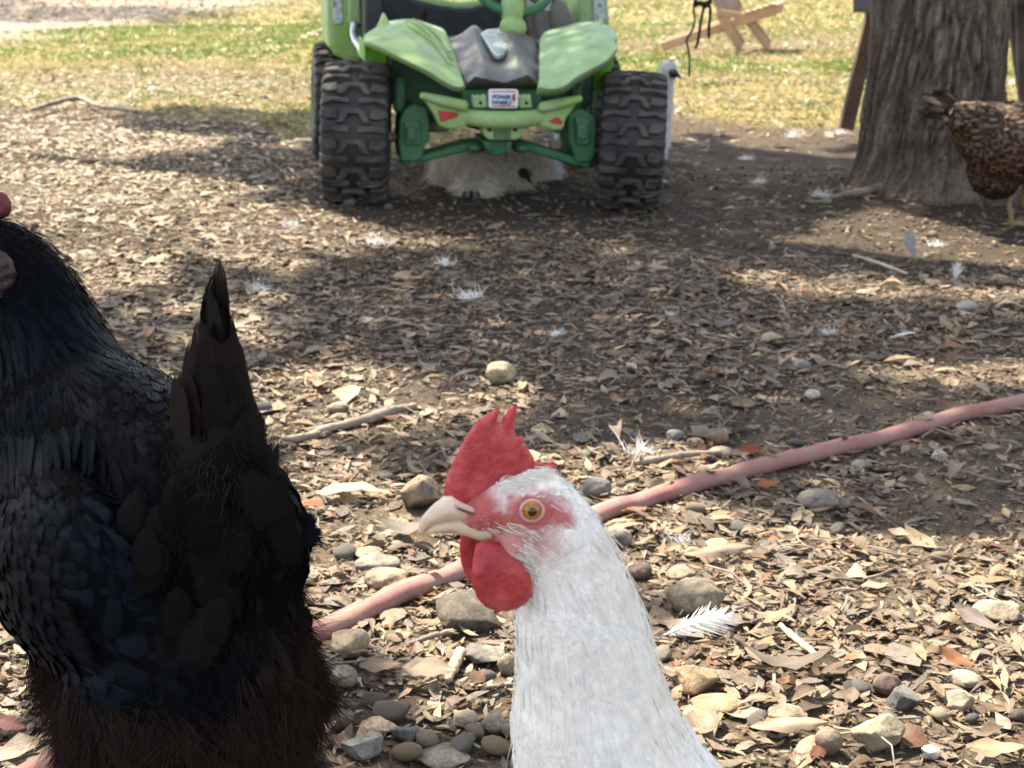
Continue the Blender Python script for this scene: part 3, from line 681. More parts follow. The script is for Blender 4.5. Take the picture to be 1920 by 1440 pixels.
# front bumper, lamps, grille
V_, F_ = loft(smooth_path([cpt(866, 218, -.115), cpt(890, 221, -.135), cpt(915, 224, -.15), cpt(943, 225, -.155), cpt(972, 224, -.15), cpt(996, 221, -.135), cpt(1017, 217, -.115)], 26), np.interp(np.linspace(0, 1, 26), [0, .5, 1], [.019, .0205, .019]), .018, 16, side=(0, 0, 1))
mk('bumper', V_, F_, M['lime'], car)
def bumper_wing(pts, lens, nm='bumper_wing'):
    o = slab(nm, M['lime'], pts[0], -.135, -.06, bevel=.006); g = Geo(); tube(g, [cpt(x, y, -.142) for x, y in pts[1]], [.008, .0125, .013], 10, 14); g.build('upper_edge', M['lime'], o)
    slab('headlight', M['red'], lens, -.139, -.12, o, bevel=.002); return o
bumper_wing([[(791, 180), (870, 198), (874, 214), (876, 239), (842, 243), (824, 237), (818, 222)], [(791, 179), (830, 189), (871, 199)]], [(821, 207), (860, 212), (858, 219), (826, 229)])
bumper_wing([[(1088, 187), (1017, 202), (1013, 216), (1007, 236), (1040, 246), (1056, 243), (1062, 222)], [(1088, 185), (1056, 193), (1016, 202)]], [(1029, 228), (1046, 219), (1057, 229), (1052, 234)])
slab('emblem_plate', M['white'], [(917, 171), (919, 168), (969, 168), (972, 171), (971, 200), (968, 203), (920, 203), (917, 200)], -.168, -.155, bevel=.002)
plate = car.children[-1]
for y in (171.3, 199.3): slab('red_line', M['red'], [(923, y - .9), (966, y - .9), (966, y + .9), (923, y + .9)], -.1692, -.1675, plate, bevel=0)
slab('red_bolt', M['red'], [(962, 176), (967, 177), (965, 183), (968, 183.5), (961, 195), (963, 187), (959.5, 186.5)], -.1695, -.1675, plate, bevel=0)
for txt, x, y in (('POWER', 939.5, 185.5), ('WHEELS', 939.5, 196)):
    cu = bpy.data.curves.new('lettering', 'FONT'); cu.body = txt; cu.size = .0128; cu.shear = .25; cu.extrude = .0006; cu.offset = .0005; cu.align_x = 'CENTER'
    cu.space_character = .92
    tmp = bpy.data.objects.new('t', cu); C.objects.link(tmp); me = bpy.data.meshes.new_from_object(tmp.evaluated_get(bpy.context.evaluated_depsgraph_get())); bpy.data.objects.remove(tmp)
    o = bpy.data.objects.new('lettering', me); me.materials.clear(); me.materials.append(M['blue']); link(o, plate); o['kind'] = 'stuff'
    p = cpt(x, y, -.1690) ; m4 = Matrix(((CU[0], CZ[0], -CB[0], p[0]), (CU[1], CZ[1], -CB[1], p[1]), (CU[2], CZ[2], -CB[2], p[2]), (0, 0, 0, 1)))
    o.matrix_basis = world_inv(plate) @ m4
for x0, x1, hx in ((887, 914, 901), (974, 998, 987)):
    o = slab('bracket', M['fade'], [(x0, 184), (x0 + 2, 178), (x0 + 8, 183), (x0 + 12, 178), (x0 + 17, 183), (x1 - 3, 178), (x1, 202), (x0 + 1, 202)], -.15, -.11, bevel=.003)
    g = Geo(); g.add(*ellipsoid(cpt(hx, 193, -.151), CU * .004, CB * .003, CZ * .004, 12, 6)); g.build('bolt_hole', M['black'], o)
o = slab('grille', M['lime'], [(902, 237), (984, 237), (976, 258), (968, 263), (918, 263), (910, 258)], -.14, -.06, bevel=.006)
for k in range(6): slab('slot', M['deep'], [(926.5 + 5.6 * k, 243), (929 + 5.6 * k, 243), (929 + 5.6 * k, 260), (926.5 + 5.6 * k, 260)], -.1425, -.13, o, bevel=0)
for x in (918, 966):
    g = Geo(); g.add(*ellipsoid(cpt(x, 243, -.141), CU * .005, CB * .003, CZ * .005, 12, 6)); g.build('bolt_hole', M['black'], o)
o = slab('skid_plate', M['dkgreen'], [(905, 264), (963, 264), (958, 280), (948, 290), (934, 293), (921, 290), (910, 280)], -.12, .05, bevel=.008)
for k in range(5): slab('slot', M['deep'], [(920 + 6.5 * k, 268), (922.5 + 6.5 * k, 268), (922.5 + 6.5 * k, 284), (920 + 6.5 * k, 284)], -.1225, -.11, o, bevel=0)
for arm, y_ in (([(875, 268), (906, 265), (912, 284), (870, 285), (800, 304), (778, 306), (775, 296)], 0), ([(961, 265), (990, 268), (1096, 299), (1098, 312), (1080, 312), (990, 285), (964, 283)], 0)):
    slab('control_arm', M['dkgreen'], arm, -.06, .03, bevel=.006)
for x in (890, 976):
    g = Geo(); g.add(*ellipsoid(cpt(x, 276, -.06), CU * .022, CB * .03, CZ * .014)); g.build('arm_pivot', M['dkgreen'], car)
def knuckle(pts, plate_, band, foot):
    o = slab('steering_knuckle', M['dkgreen'], pts, -.07, .06, bevel=.007); slab('cover_plate', M['dkgreen'], plate_, -.079, -.06, o, bevel=.005)
    slab('cover_plate', M['dkgreen'], band, -.088, -.07, o, bevel=.004); slab('ball_joint', M['dkgreen'], foot, -.06, .0, o, bevel=.006)
knuckle([(750, 226), (758, 208), (770, 200), (780, 194), (786, 200), (800, 202), (806, 226), (806, 262), (797, 270), (792, 298), (778, 304), (752, 303), (747, 270)], [(758, 228), (788, 226), (790, 268), (786, 272), (762, 272), (758, 266)], [(763, 238), (781, 238), (781, 264), (763, 264)], [(752, 300), (774, 300), (772, 311), (756, 312)])
knuckle([(1063, 214), (1076, 206), (1092, 204), (1104, 210), (1116, 220), (1119, 240), (1117, 290), (1108, 306), (1080, 306), (1072, 280), (1066, 262)], [(1077, 220), (1108, 222), (1108, 268), (1102, 274), (1080, 272)], [(1082, 232), (1102, 232), (1102, 262), (1082, 262)], [(1088, 304), (1110, 304), (1106, 315), (1092, 315)])
for a, b_ in (((720, 258), (750, 257)), ((1116, 263), (1134, 264))):
    g = Geo(); tube(g, [cpt(*a, .0), cpt(*b_, .0)], .0115, 14); g.build('axle', M['axle'], car)
for a, b_ in (((806, 238), (838, 238)), ((1040, 240), (1064, 242))):
    g = Geo(); tube(g, [cpt(*a, .02), cpt(*b_, .02)], .0125, 14); g.build('tie_rod', M['axle'], car)
slab('strut', M['fade'], [(1106, 172), (1120, 172), (1116, 210), (1110, 210)], .05, .09, bevel=.003)

# ------------------------------------------------------------------ folding slatted chair on the lawn
m_wood = speckled('weathered_pine', (.30, .20, .12), (.46, .34, .23), 7, .7, .4, .002, 60); m_wood2 = speckled('orange_pine', (.38, .24, .14), (.52, .36, .24), 7, .65, .4, .002, 60)
m_greywood = speckled('grey_slat_wood', (.20, .16, .14), (.32, .27, .24), 7, .75, .4, .002, 60)
chair = thing('lawn_chair', 'low slatted folding wooden chair standing on the sunny lawn', 'chair', at_g(1400, 90))
def ch(px, py, dy=0, wx=.165): return at_y(px, py, 9.45) + np.array([wx, .95, 0]) * dy
for dy in (0, .46):
    g = Geo(); bar(g, ch(1240, 88, dy), ch(1466, 14, dy), .055, .03, side=(0, 0, 1)); g.build('seat_rail', m_wood2, chair, smooth=False, bevel=.006)
    g = Geo(); bar(g, ch(1348, 24, dy - .05), ch(1388, 90, dy - .05), .045, .03, side=(1, 0, 0)); g.build('leg', m_wood, chair, smooth=False, bevel=.006)
    g = Geo(); bar(g, ch(1402, 40, dy + .04), ch(1440, 90, dy + .04), .045, .03, side=(1, 0, 0)); g.build('leg', m_wood, chair, smooth=False, bevel=.006)
    g = Geo(); bar(g, ch(1344, 21, dy - .09), ch(1394, 30, dy - .09), .04, .025, side=(0, 0, 1)); g.build('arm', m_wood, chair, smooth=False, bevel=.005)
for k in range(5):
    dy = .01 + k * .087; g = Geo(); bar(g, ch(1352, 20, dy, .46), ch(1308, -62, dy, .46), .040, .018, side=(.9, .2, 0)); g.build('slat', m_greywood, chair, smooth=False, bevel=.004)
for k in range(6):
    t = k / 6; dy = .01; a = ch(1390 + 68 * t, 34 - 22 * t, -.02); g = Geo(); bar(g, a + np.array([0, 0, .02]), a + np.array([.15, .48, .02]), .05, .018); g.build('slat', m_wood, chair, smooth=False, bevel=.004)

# ------------------------------------------------------------------ picnic table behind the trunk
m_old = speckled('dark_stained_wood', (.060, .036, .022), (.115, .07, .043), 9, .7, .4, .002, 70); m_gray = speckled('grey_wood', (.075, .078, .085), (.15, .15, .155), 9, .75, .4, .002, 70)
PT = 5.38
bench = thing('picnic_table', 'small dark wooden picnic table half hidden behind the oak trunk', 'picnic table', (1.48, PT + .3, 0))
def pt_(px, py, dy=0): return at_y(px, py, PT + dy)
for dy in (0, .75):
    for a, b_ in (((1586, 242), (1652, -40)), ((1932, 236), (1893, -40))):
        A = at_y(*a, PT); B_ = at_y(*b_, PT); A += np.array([.46, 1, 0]) * dy; B_ += np.array([.46, 1, 0]) * dy; g = Geo(); bar(g, A, B_, .048, .04); g.build('leg', m_old, bench, smooth=False, bevel=.004)
    A = pt_(1628, 30) + [.46 * dy, dy + .045, 0]; B_ = pt_(1930, 30) + [.46 * dy, dy + .045, 0]; g = Geo(); bar(g, A, B_, .08, .035, side=(0, 0, 1)); g.build('cross_beam', m_old, bench, smooth=False, bevel=.004)
for px, k in ((1612, 0), (1640, 1), (1935, 2), (1963, 3)):
    A = at_y(px, 26, PT - .12); g = Geo(); A = A + np.array([0, 0, .03]); bar(g, A, A + np.array([.52, 1.1, 0]), .05, .03 if k else .05); g.build('seat_plank', m_gray, bench, smooth=False, bevel=.004)
for k in range(5):
    A = at_y(1665 + 50 * k, -60, PT - .12) + [0, 0, .02]; g = Geo(); bar(g, A, A + np.array([.52, 1.1, 0]), .085, .03); g.build('table_plank', m_gray, bench, smooth=False, bevel=.004)
A = at_y(1910, 176, PT - .03); B_ = at_y(1903, -20, PT - .03); g = Geo(); bar(g, A, B_, .008, .006); g.build('metal_strip', m_gray, bench, smooth=False)

# ------------------------------------------------------------------ cord hanging from a limb
m_cord = speckled('black_webbing', (.008, .014, .008), (.02, .03, .02), 200, .8, .3, .001)
cord = thing('hanging_cord', 'knotted black cord with three loose tails hanging before the lawn', 'cord', at_y(1316, 8, 5.0))
def hc(px, py): return at_y(px, py, 5.0)
for P, rr in (([(1306, 8), (1301, 14), (1302, 40), (1297, 58), (1289, 73), (1288, 82), (1292, 100), (1293, 118), (1292, 143)], .0035), ([(1322, 10), (1319, 18), (1314, 40), (1311, 62), (1309, 78), (1304, 90)], .0048), ([(1327, 8), (1332, 16), (1331, 34), (1329, 52), (1330, 70)], .0052)):
    g = Geo(); tube(g, [hc(*p) + np.array([0, .004 * math.sin(k * 2.), 0]) for k, p in enumerate(P)], rr, 8, 40); g.build('cord_tail', m_cord, cord)
g = Geo(); tube(g, [hc(1302, 8), hc(1311, 6), hc(1322, 8), hc(1332, 3)], .008, 10, 16)
g.add(*ellipsoid(hc(1323, 9), (.011, 0, 0), (0, .009, 0), (0, 0, .011))); g.add(*ellipsoid(hc(1304, 7), (.009, 0, 0), (0, .008, 0), (0, 0, .012))); g.build('knot', m_cord, cord)
g = Geo(); tube(g, [hc(1304, 8), hc(1306, -60), hc(1318, -250)], .0055, 8, 16); tube(g, [hc(1331, 4), hc(1333, -60), hc(1318, -250), hc(1316, -900), hc(1310, -2300)], .006, 8, 30); g.build('hanger', m_cord, cord)

# ------------------------------------------------------------------ garden hose
m, nt, b = newmat('faded_red_hose'); n = noise(nt, 9, 5, .6); r = ramp(nt, [(.3, (.26, .112, .10)), (.6, (.33, .168, .152)), (.8, (.38, .25, .215))], n.outputs[0])
d = noise(nt, 60, 5, .7); dr = ramp(nt, [(.44, (0,) * 3), (.66, (.75,) * 3)], d.outputs[0]); nt.links.new(mixc(nt, r.outputs[0], (.27, .21, .16), dr.outputs[0]), b.inputs['Base Color']); b.inputs['Roughness'].default_value = .6
b.inputs['Specular IOR Level'].default_value = .12; bump(nt, b, d.outputs[0], .5, .002); m_hose = m
hp = [(-260, 1640), (-60, 1536), (60, 1474), (250, 1374), (430, 1282), (620, 1192), (700, 1155), (760, 1127), (870, 1083), (1000, 1035), (1140, 972), (1200, 953), (1280, 930), (1360, 907), (1420, 888), (1500, 872), (1600, 846), (1700, 820), (1800, 792), (1925, 763), (2200, 690), (2500, 600)]
hpts = np.array([at_g(*p) for p in hp]); hpts[:, 2] += .0092; hpath = smooth_path(hpts, 340)
kk = np.arange(340); hpath[:, 2] += .0006 * np.sin(kk * .35) + .0012 * np.sin(kk * .13 + 1); hpath[:, 0] += .0012 * np.sin(kk * .15)
hr = .0122 * (1 + .022 * np.sin(kk * .23) + .018 * np.sin(kk * .61))
def hprof(th):
    return 1 - .13 * np.exp(-((np.angle(np.exp(1j * (th - R(62)))) / .22) ** 2)) + .07 * np.exp(-((np.angle(np.exp(1j * (th - R(92)))) / .16) ** 2))
hose = mk('garden_hose', *loft(hpath, hr, hr, 36, side=(0, 0, 1), prof=lambda th: (.93 - .20 * np.exp(-((np.angle(np.exp(1j * (th + R(24)))) / .22) ** 2)) + .09 * np.exp(-((np.angle(np.exp(1j * (th + R(44)))) / .2) ** 2))) * (1 - .12 * np.cos(th) ** 2)), m_hose)
tag(hose, 'faded pinkish red garden hose lying across the leaf litter', 'hose')
# ------------------------------------------------------------------ stones
def ico(sub):
    bm = bmesh.new(); bmesh.ops.create_icosphere(bm, subdivisions=sub, radius=1); V = np.array([v.co[:] for v in bm.verts]); F = np.array([[v.index for v in f.verts] for f in bm.faces]); bm.free(); return V, F
ICO4, ICO3, ICO2 = ico(4), ico(3), ico(2)
def n3(P, s, f):
    return (vnoise(P[:, 0] * f + s, P[:, 1] * f + P[:, 2] * f * .7, s) + vnoise(P[:, 1] * f + s * 2, P[:, 2] * f - P[:, 0] * f * .6, s + 5)) / 2 - .5
def stone_shape(seed, ang, base=ICO3):
    r2 = np.random.default_rng(seed); V = base[0].copy(); V = V * (1 + .35 * n3(V, seed % 97, 1.3) + .16 * n3(V, seed % 53, 3))[:, None]
    for k in range(int(4 + 9 * ang)):
        nrm = unit(r2.normal(size=3)); d = (V @ nrm).max() * r2.uniform(.58, .8) if ang > .3 else (V @ nrm).max() * r2.uniform(.8, .93)
        over = V @ nrm - d; V = V - nrm[None] * np.where(over > 0, over * (.96 if ang > .3 else .7), 0)[:, None]
    V = V * (1 + .09 * n3(V, seed % 31, 5) + .05 * n3(V, seed % 29, 14))[:, None]
    V -= (V.max(0) + V.min(0)) / 2; V /= (V.max(0) - V.min(0)) / 2; return V, base[1]
PAL = {'tan': (.285, .24, .18), 'pale': (.37, .325, .25), 'yellow': (.37, .32, .23), 'ochre': (.29, .22, .145), 'grey': (.205, .19, .168), 'dark': (.12, .105, .09), 'purple': (.14, .105, .094), 'brown': (.21, .165, .125), 'green': (.245, .23, .175), 'white': (.48, .46, .42), 'slate': (.165, .165, .16)}
m_stone, nt, b = newmat('stone'); a = nd(nt, 'ShaderNodeAttribute', attribute_name='Col'); nA = noise(nt, 55, 6, .7); rA = ramp(nt, [(.33, (.45,) * 3), (.5, (1,) * 3), (.68, (1.35, 1.32, 1.25))], nA.outputs[0])
nB = noise(nt, 420, 3); rB = ramp(nt, [(.3, (.7,) * 3), (.65, (1.15,) * 3)], nB.outputs[0]); nC = noise(nt, 22, 4); rC = ramp(nt, [(.38, (.6, .61, .61)), (.58, (1.08, 1.02, .95))], nC.outputs[0])
nt.links.new(mixc(nt, mixc(nt, mixc(nt, a.outputs[0], rA.outputs[0], 1., 'MULTIPLY'), rB.outputs[0], 1., 'MULTIPLY'), rC.outputs[0], 1., 'MULTIPLY'), b.inputs['Base Color']); b.inputs['Roughness'].default_value = .85; b.inputs['Specular IOR Level'].default_value = .2; bump(nt, b, nA.outputs[0], .7, .004)
OCC = []            # places already taken: x, y, radius
def stone(px, py, w_, h_, colour, ang, label, seed):
    """stone that shows W x H pixels (of 1920) centred on px, py, half sunk in the litter"""
    p = at_g(px, py + h_ * .38); sc = FPX / to_px(p)[2]; rx = w_ / sc / 2; V, F = stone_shape(seed, ang, ICO4)
    rz = max(h_ / sc / 2 * .86, .004); ry = rx * (.75 + .2 * ((seed * 7) % 5) / 5)
    if h_ < w_ * .5: rz *= .85
    V = V * np.array([rx, ry, rz]); t = ((seed * 37) % 40 - 20) / 100.; c, s = math.cos(t), math.sin(t); V = V @ np.array([[c, -s, 0], [s, c, 0], [0, 0, 1]])
    p = p + np.array([0, ry * .75, 0]); p[2] = gz(p[0], p[1]) + rz * .80; col = np.array(PAL[colour])
    o = mk('stone', V + p, F, m_stone, None, col=np.tile(col, (len(V), 1))); o.data.set_sharp_from_angle(angle=R(50 if ang > .3 else 80)); OCC.append((p[0], p[1], rx * .9)); return tag(o, label, 'stone')
STONES = [(1308, 1130, 115, 86, 'tan', .25, 'large lichen stained tan stone just above the frayed white feather'), (940, 702, 60, 52, 'yellow', .1, 'round pale tan stone alone between hen comb and toy car'),
 (1650, 1382, 104, 84, 'yellow', .8, 'big angular pale yellow stone with a flat shaded face'), (1557, 1396, 56, 72, 'brown', .3, 'upright brown stone touching the big pale yellow angular stone'),
 (1308, 1284, 92, 64, 'ochre', .35, 'ochre yellow lump of stone beside the white hen breast'), (1350, 1330, 98, 30, 'ochre', .05, 'flat ochre pebble lying under the ochre yellow lump'),
 (1480, 1348, 76, 38, 'tan', .2, 'low tan stone with pocked face half buried in leaves'), (1698, 1316, 62, 58, 'slate', .9, 'grey faceted stone leaning on a brownish rounded stone'),
 (1666, 1290, 58, 52, 'purple', .1, 'smooth brownish rounded stone behind the grey faceted stone'), (1813, 1280, 64, 38, 'pale', .02, 'smooth pale oval stone beside a red brown leaf'),
 (1803, 1318, 56, 44, 'pale', .35, 'pale blunt stone just below the smooth oval stone'), (1876, 1152, 88, 46, 'yellow', .4, 'flat pale yellow pitted stone at the right border'),
 (1535, 941, 84, 48, 'grey', .2, 'grey boulder like stone just below the hose'), (1200, 1074, 48, 40, 'purple', .02, 'dark purplish smooth pebble against the white hen neck'),
 (1278, 1080, 58, 32, 'tan', .3, 'tan flat topped stone between dark pebble and large tan stone'), (1300, 1040, 36, 28, 'ochre', .05, 'small ochre egg shaped pebble right of the hen nape'),
 (1345, 1022, 52, 22, 'yellow', .05, 'small flat pale yellow pebble in a sunny spot'), (1164, 1012, 46, 46, 'grey', .1, 'grey brown rounded stone touching the hen nape under the hose'),
 (878, 1160, 128, 76, 'dark', .55, 'dark rough lumpy rock below the hen wattles'), (656, 1212, 74, 74, 'tan', .35, 'knobbly tan stone in front of the hose beside the black hen'),
 (646, 1272, 52, 54, 'pale', .1, 'pale rounded stone beside the black hen fluff'), (722, 1092, 84, 44, 'tan', .15, 'speckled tan stone lying just above the hose'),
 (706, 1064, 90, 36, 'grey', .15, 'long grey stone behind the speckled tan stone'), (692, 1044, 54, 28, 'tan', .2, 'low tan stone furthest in the cluster above the hose'),
 (905, 1240, 82, 42, 'grey', .8, 'broken flat grey stone left of the white hen neck'), (950, 1250, 36, 54, 'tan', .1, 'rounded tan stone tucked against the white hen neck'),
 (584, 1418, 56, 54, 'pale', .6, 'pale angular stone at the foot of the black hen'), (678, 1412, 82, 48, 'slate', .45, 'dark grey pitted stone beside the pale angular one'),
 (830, 1434, 104, 34, 'green', .05, 'broad greenish grey flat stone at the bottom border'), (757, 1380, 58, 36, 'grey', .6, 'grey chip of stone above the greenish flat stone'),
 (712, 1368, 70, 34, 'tan', .5, 'tan slab of stone above the dark grey pitted stone'), (872, 1352, 46, 44, 'pale', .2, 'pale tan pebble among curled leaves'), (925, 1362, 52, 46, 'tan', .3, 'tan stone against the lower white neck'),
 (1268, 820, 36, 26, 'white', .4, 'whitish stone leftmost in the small stone heap above the hose'), (1305, 832, 38, 30, 'pale', .4, 'pale stone in the middle of the small stone heap'),
 (1346, 822, 42, 40, 'brown', .2, 'taller brownish stone at the back of the small stone heap'), (1352, 849, 46, 24, 'pale', .2, 'flat pale stone at the front of the small stone heap'),
 (1500, 690, 48, 34, 'slate', .05, 'round slate grey stone alone in the shade beyond the hose'), (1525, 741, 30, 24, 'white', .3, 'small whitish stone nearer than the slate grey stone'),
 (1816, 577, 40, 26, 'white', .2, 'whitish stone in shade at the far right'), (632, 768, 42, 28, 'tan', .1, 'tan pebble with dark underside beside the gnarled stick'),
 (1393, 757, 50, 26, 'ochre', .4, 'ochre wedge shaped stone in the dark soil'), (1763, 856, 32, 28, 'white', .8, 'small white cube like stone just below the hose'),
 (1618, 876, 42, 24, 'slate', .2, 'bluish grey pebble tucked under the hose'), (1120, 918, 56, 46, 'slate', .3, 'dark grey stone just behind the white hen nape'),
 (790, 932, 84, 78, 'brown', .45, 'crumbly brown clod in front of the hen beak'), (14, 1362, 56, 46, 'pale', .2, 'pale stone at the lower left border beside the black hen'),
 (1916, 1346, 42, 34, 'purple', .1, 'brown pebble cut by the right border'), (1868, 1381, 26, 14, 'slate', .02, 'tiny grey oval pebble on bare soil'), (1748, 815 + 600, 36, 26, 'white', .9, 'small white chip on the bare soil beside the yellow stone'),
 (655, 378, 30, 22, 'slate', .3, 'bluish stone at the foot of the front tyre'), (1095, 824, 40, 26, 'slate', .5, 'bluish grey broken stone in the shade behind the comb'), (1550, 378, 22, 14, 'yellow', .1, 'tiny pale pebble near the root by the tree')]
for k, s in enumerate(STONES): stone(*s, seed=101 + k * 17)
# smaller pebbles: parts of the ground
smesh = []
for k in range(14):
    V, F = stone_shape(900 + 31 * k, [.1, .3, .8][k % 3], ICO2); colr_ = np.array(PAL[['tan', 'grey', 'pale', 'brown', 'dark', 'slate', 'ochre'][k % 7]])
    o = mk('pebble', V * [1, .8, .6], F, m_stone, None, col=np.tile(colr_, (len(V), 1))); smesh.append(o.data); bpy.data.objects.remove(o)
def near_xy(n, y0, y1, r2, pad=1.12):
    """random places in the wedge of ground in view (and some way beyond its sides)"""
    y = np.sqrt(r2.uniform(y0 ** 2, y1 ** 2, n)); x = r2.uniform(-1, 1, n) * y * .3329 * pad; return x, y
def free(x, y, extra=0.0):
    ok = np.ones(len(x), bool)
    for cx, cy, r in OCC: ok &= np.hypot(x - cx, y - cy) > r + extra
    return ok
r2 = np.random.default_rng(11)
x, y = near_xy(520, 1.0, 3.6, r2); px, py, _ = to_px(np.stack([x, y, gz(x, y)], 1)); dens = .15 + .85 * np.maximum(ell(px, py, 760, 1390, 330, 130), np.maximum(ell(px, py, 1330, 860, 260, 60), ell(px, py, 1250, 1020, 160, 60))) + .3 * (py > 1000)
hd = np.min(np.hypot(x[:, None] - hpath[None, ::3, 0], y[:, None] - hpath[None, ::3, 1]), 1)
ok = (r2.random(len(x)) < dens) & free(x, y, .012) & (hd > .03); x, y = x[ok][:170], y[ok][:170]
for k in range(len(x)):
    s = r2.uniform(.004, .0125); o = bpy.data.objects.new('pebble', smesh[k % 14]); o.scale = (s, s, s * r2.uniform(.8, 1.2)); o.rotation_euler = (r2.uniform(-.5, .5), r2.uniform(-.5, .5), r2.uniform(0, 6)); o.location = (x[k], y[k], gz(x[k], y[k]) + s * .55); link(o, ground)
for (px, py, s) in ((735, 1348, .015), (640, 1362, .012), (800, 1398, .012), (868, 1408, .013), (930, 1414, .012), (705, 1322, .011), (560, 1386, .012), (890, 1384, .011), (615, 1340, .013), (765, 1425, .013), (960, 1380, .010), (1420, 1360, .011), (1610, 1300, .011), (1760, 1350, .010), (1240, 1240, .012), (1385, 1000, .012), (1570, 1000, .011), (600, 1300, .011)):
    p = at_g(px, py); o = bpy.data.objects.new('pebble', smesh[(px + py) % 14]); o.scale = (s, s * .9, s * .95); o.rotation_euler = (.2, .1, px % 6); o.location = (p[0], p[1], p[2] + s * .5); link(o, ground); OCC.append((p[0], p[1], s))
# grit: countless, one mesh
x, y = near_xy(9500, .9, 4.6, r2); s = r2.uniform(.0009, .0038, len(x)) * (1 + .3 * (y > 2)); bV = ICO2[0] * 0; bV, bF = ico(1); V = bV[None] * (1 + .35 * r2.normal(size=(len(x), len(bV), 1)).clip(-1, 1)) * s[:, None, None] * np.array([1.2, 1, .8]); V = V + np.stack([x, y, gz(x, y) + s * .4], 1)[:, None]
pc = np.array([PAL[c] for c in ('tan', 'brown', 'dark', 'dark', 'grey', 'pale')])[r2.integers(0, 6, len(x))] * r2.uniform(.5, 1.0, (len(x), 1))
o = mk('grit', V.reshape(-1, 3), (np.arange(len(x))[:, None, None] * len(bV) + bF).reshape(-1, 3), m_stone, ground, col=np.repeat(pc, len(bV), 0), smooth=False); kind(o, 'stuff')

# ------------------------------------------------------------------ dry leaves
LT = np.array([0, .16, .42, .7, .9, 1.0]); LW = np.array([.08, .6, 1.0, .9, .5, .04])
def leaf_batch(x, y, z, L, W, az, pitch, rollv, fold, curl, r2, rows=(0, 2, 3, 5), wav=.0):
    n = len(x); T_ = LT[list(rows)]; Wd = LW[list(rows)]; k = len(T_)
    ca, sa = np.cos(az), np.sin(az); D = np.stack([ca * np.cos(pitch), sa * np.cos(pitch), np.sin(pitch)], 1); S0 = np.stack([-sa, ca, 0 * ca], 1); N0 = np.cross(D, S0)
    S = S0 * np.cos(rollv)[:, None] + N0 * np.sin(rollv)[:, None]; N = N0 * np.cos(rollv)[:, None] - S0 * np.sin(rollv)[:, None]
    O = np.stack([x, y, z], 1); rws = []
    for i in range(k):
        t = T_[i] - .5; cen = O + D * (L * t)[:, None] + N * (curl * L * (.25 - t * t) * -1)[:, None]
        wj = (Wd[i] * W * .5)[:, None] * (1 + wav * r2.normal(size=(n, 1)))
        wj2 = (Wd[i] * W * .5)[:, None] * (1 + wav * r2.normal(size=(n, 1)))
        up = fold[:, None]; rws += [cen - S * wj + N * wj * up, cen, cen + S * wj2 + N * wj2 * up]
    V = np.stack(rws, 1); V[:, :, 2] = np.maximum(V[:, :, 2], (gz(V[:, :, 0], V[:, :, 1]) + .0008))
    q = np.array([(i * 3 + c, i * 3 + c + 1, i * 3 + c + 4, i * 3 + c + 3) for i in range(k - 1) for c in range(2)])
    return V.reshape(-1, 3), (np.arange(n)[:, None, None] * (3 * k) + q).reshape(-1, 4), 3 * k
LPAL = np.array([(.34, .25, .165), (.27, .19, .12), (.42, .33, .225), (.21, .15, .105), (.29, .23, .18), (.16, .11, .08), (.36, .29, .22), (.47, .38, .25), (.23, .115, .065), (.30, .13, .055), (.25, .21, .18)])
LPAL = LPAL * np.array([.81, .79, .75])
LPW = np.array([.18, .17, .12, .13, .12, .09, .09, .04, .03, .015, .12]); LPW = LPW / LPW.sum()
m_dry, nt, b = newmat('dry_leaf'); a = nd(nt, 'ShaderNodeAttribute', attribute_name='Col'); nA = noise(nt, 130, 5, .7); rA = ramp(nt, [(.3, (.55, .53, .5)), (.55, (1,) * 3), (.75, (1.22,) * 3)], nA.outputs[0])
c = mixc(nt, a.outputs[0], rA.outputs[0], 1., 'MULTIPLY'); nt.links.new(c, b.inputs['Base Color']); b.inputs['Roughness'].default_value = .62; b.inputs['Specular IOR Level'].default_value = .35; bump(nt, b, noise(nt, 420, 3).outputs[0], .5, .001)
t = nd(nt, 'ShaderNodeBsdfTranslucent'); nt.links.new(c, t.inputs[0]); mx = nd(nt, 'ShaderNodeMixShader', i_0=.12); nt.links.new(b.outputs[0], mx.inputs[1]); nt.links.new(t.outputs[0], mx.inputs[2]); nt.links.new(mx.outputs[0], nt.nodes['Material Output'].inputs[0])
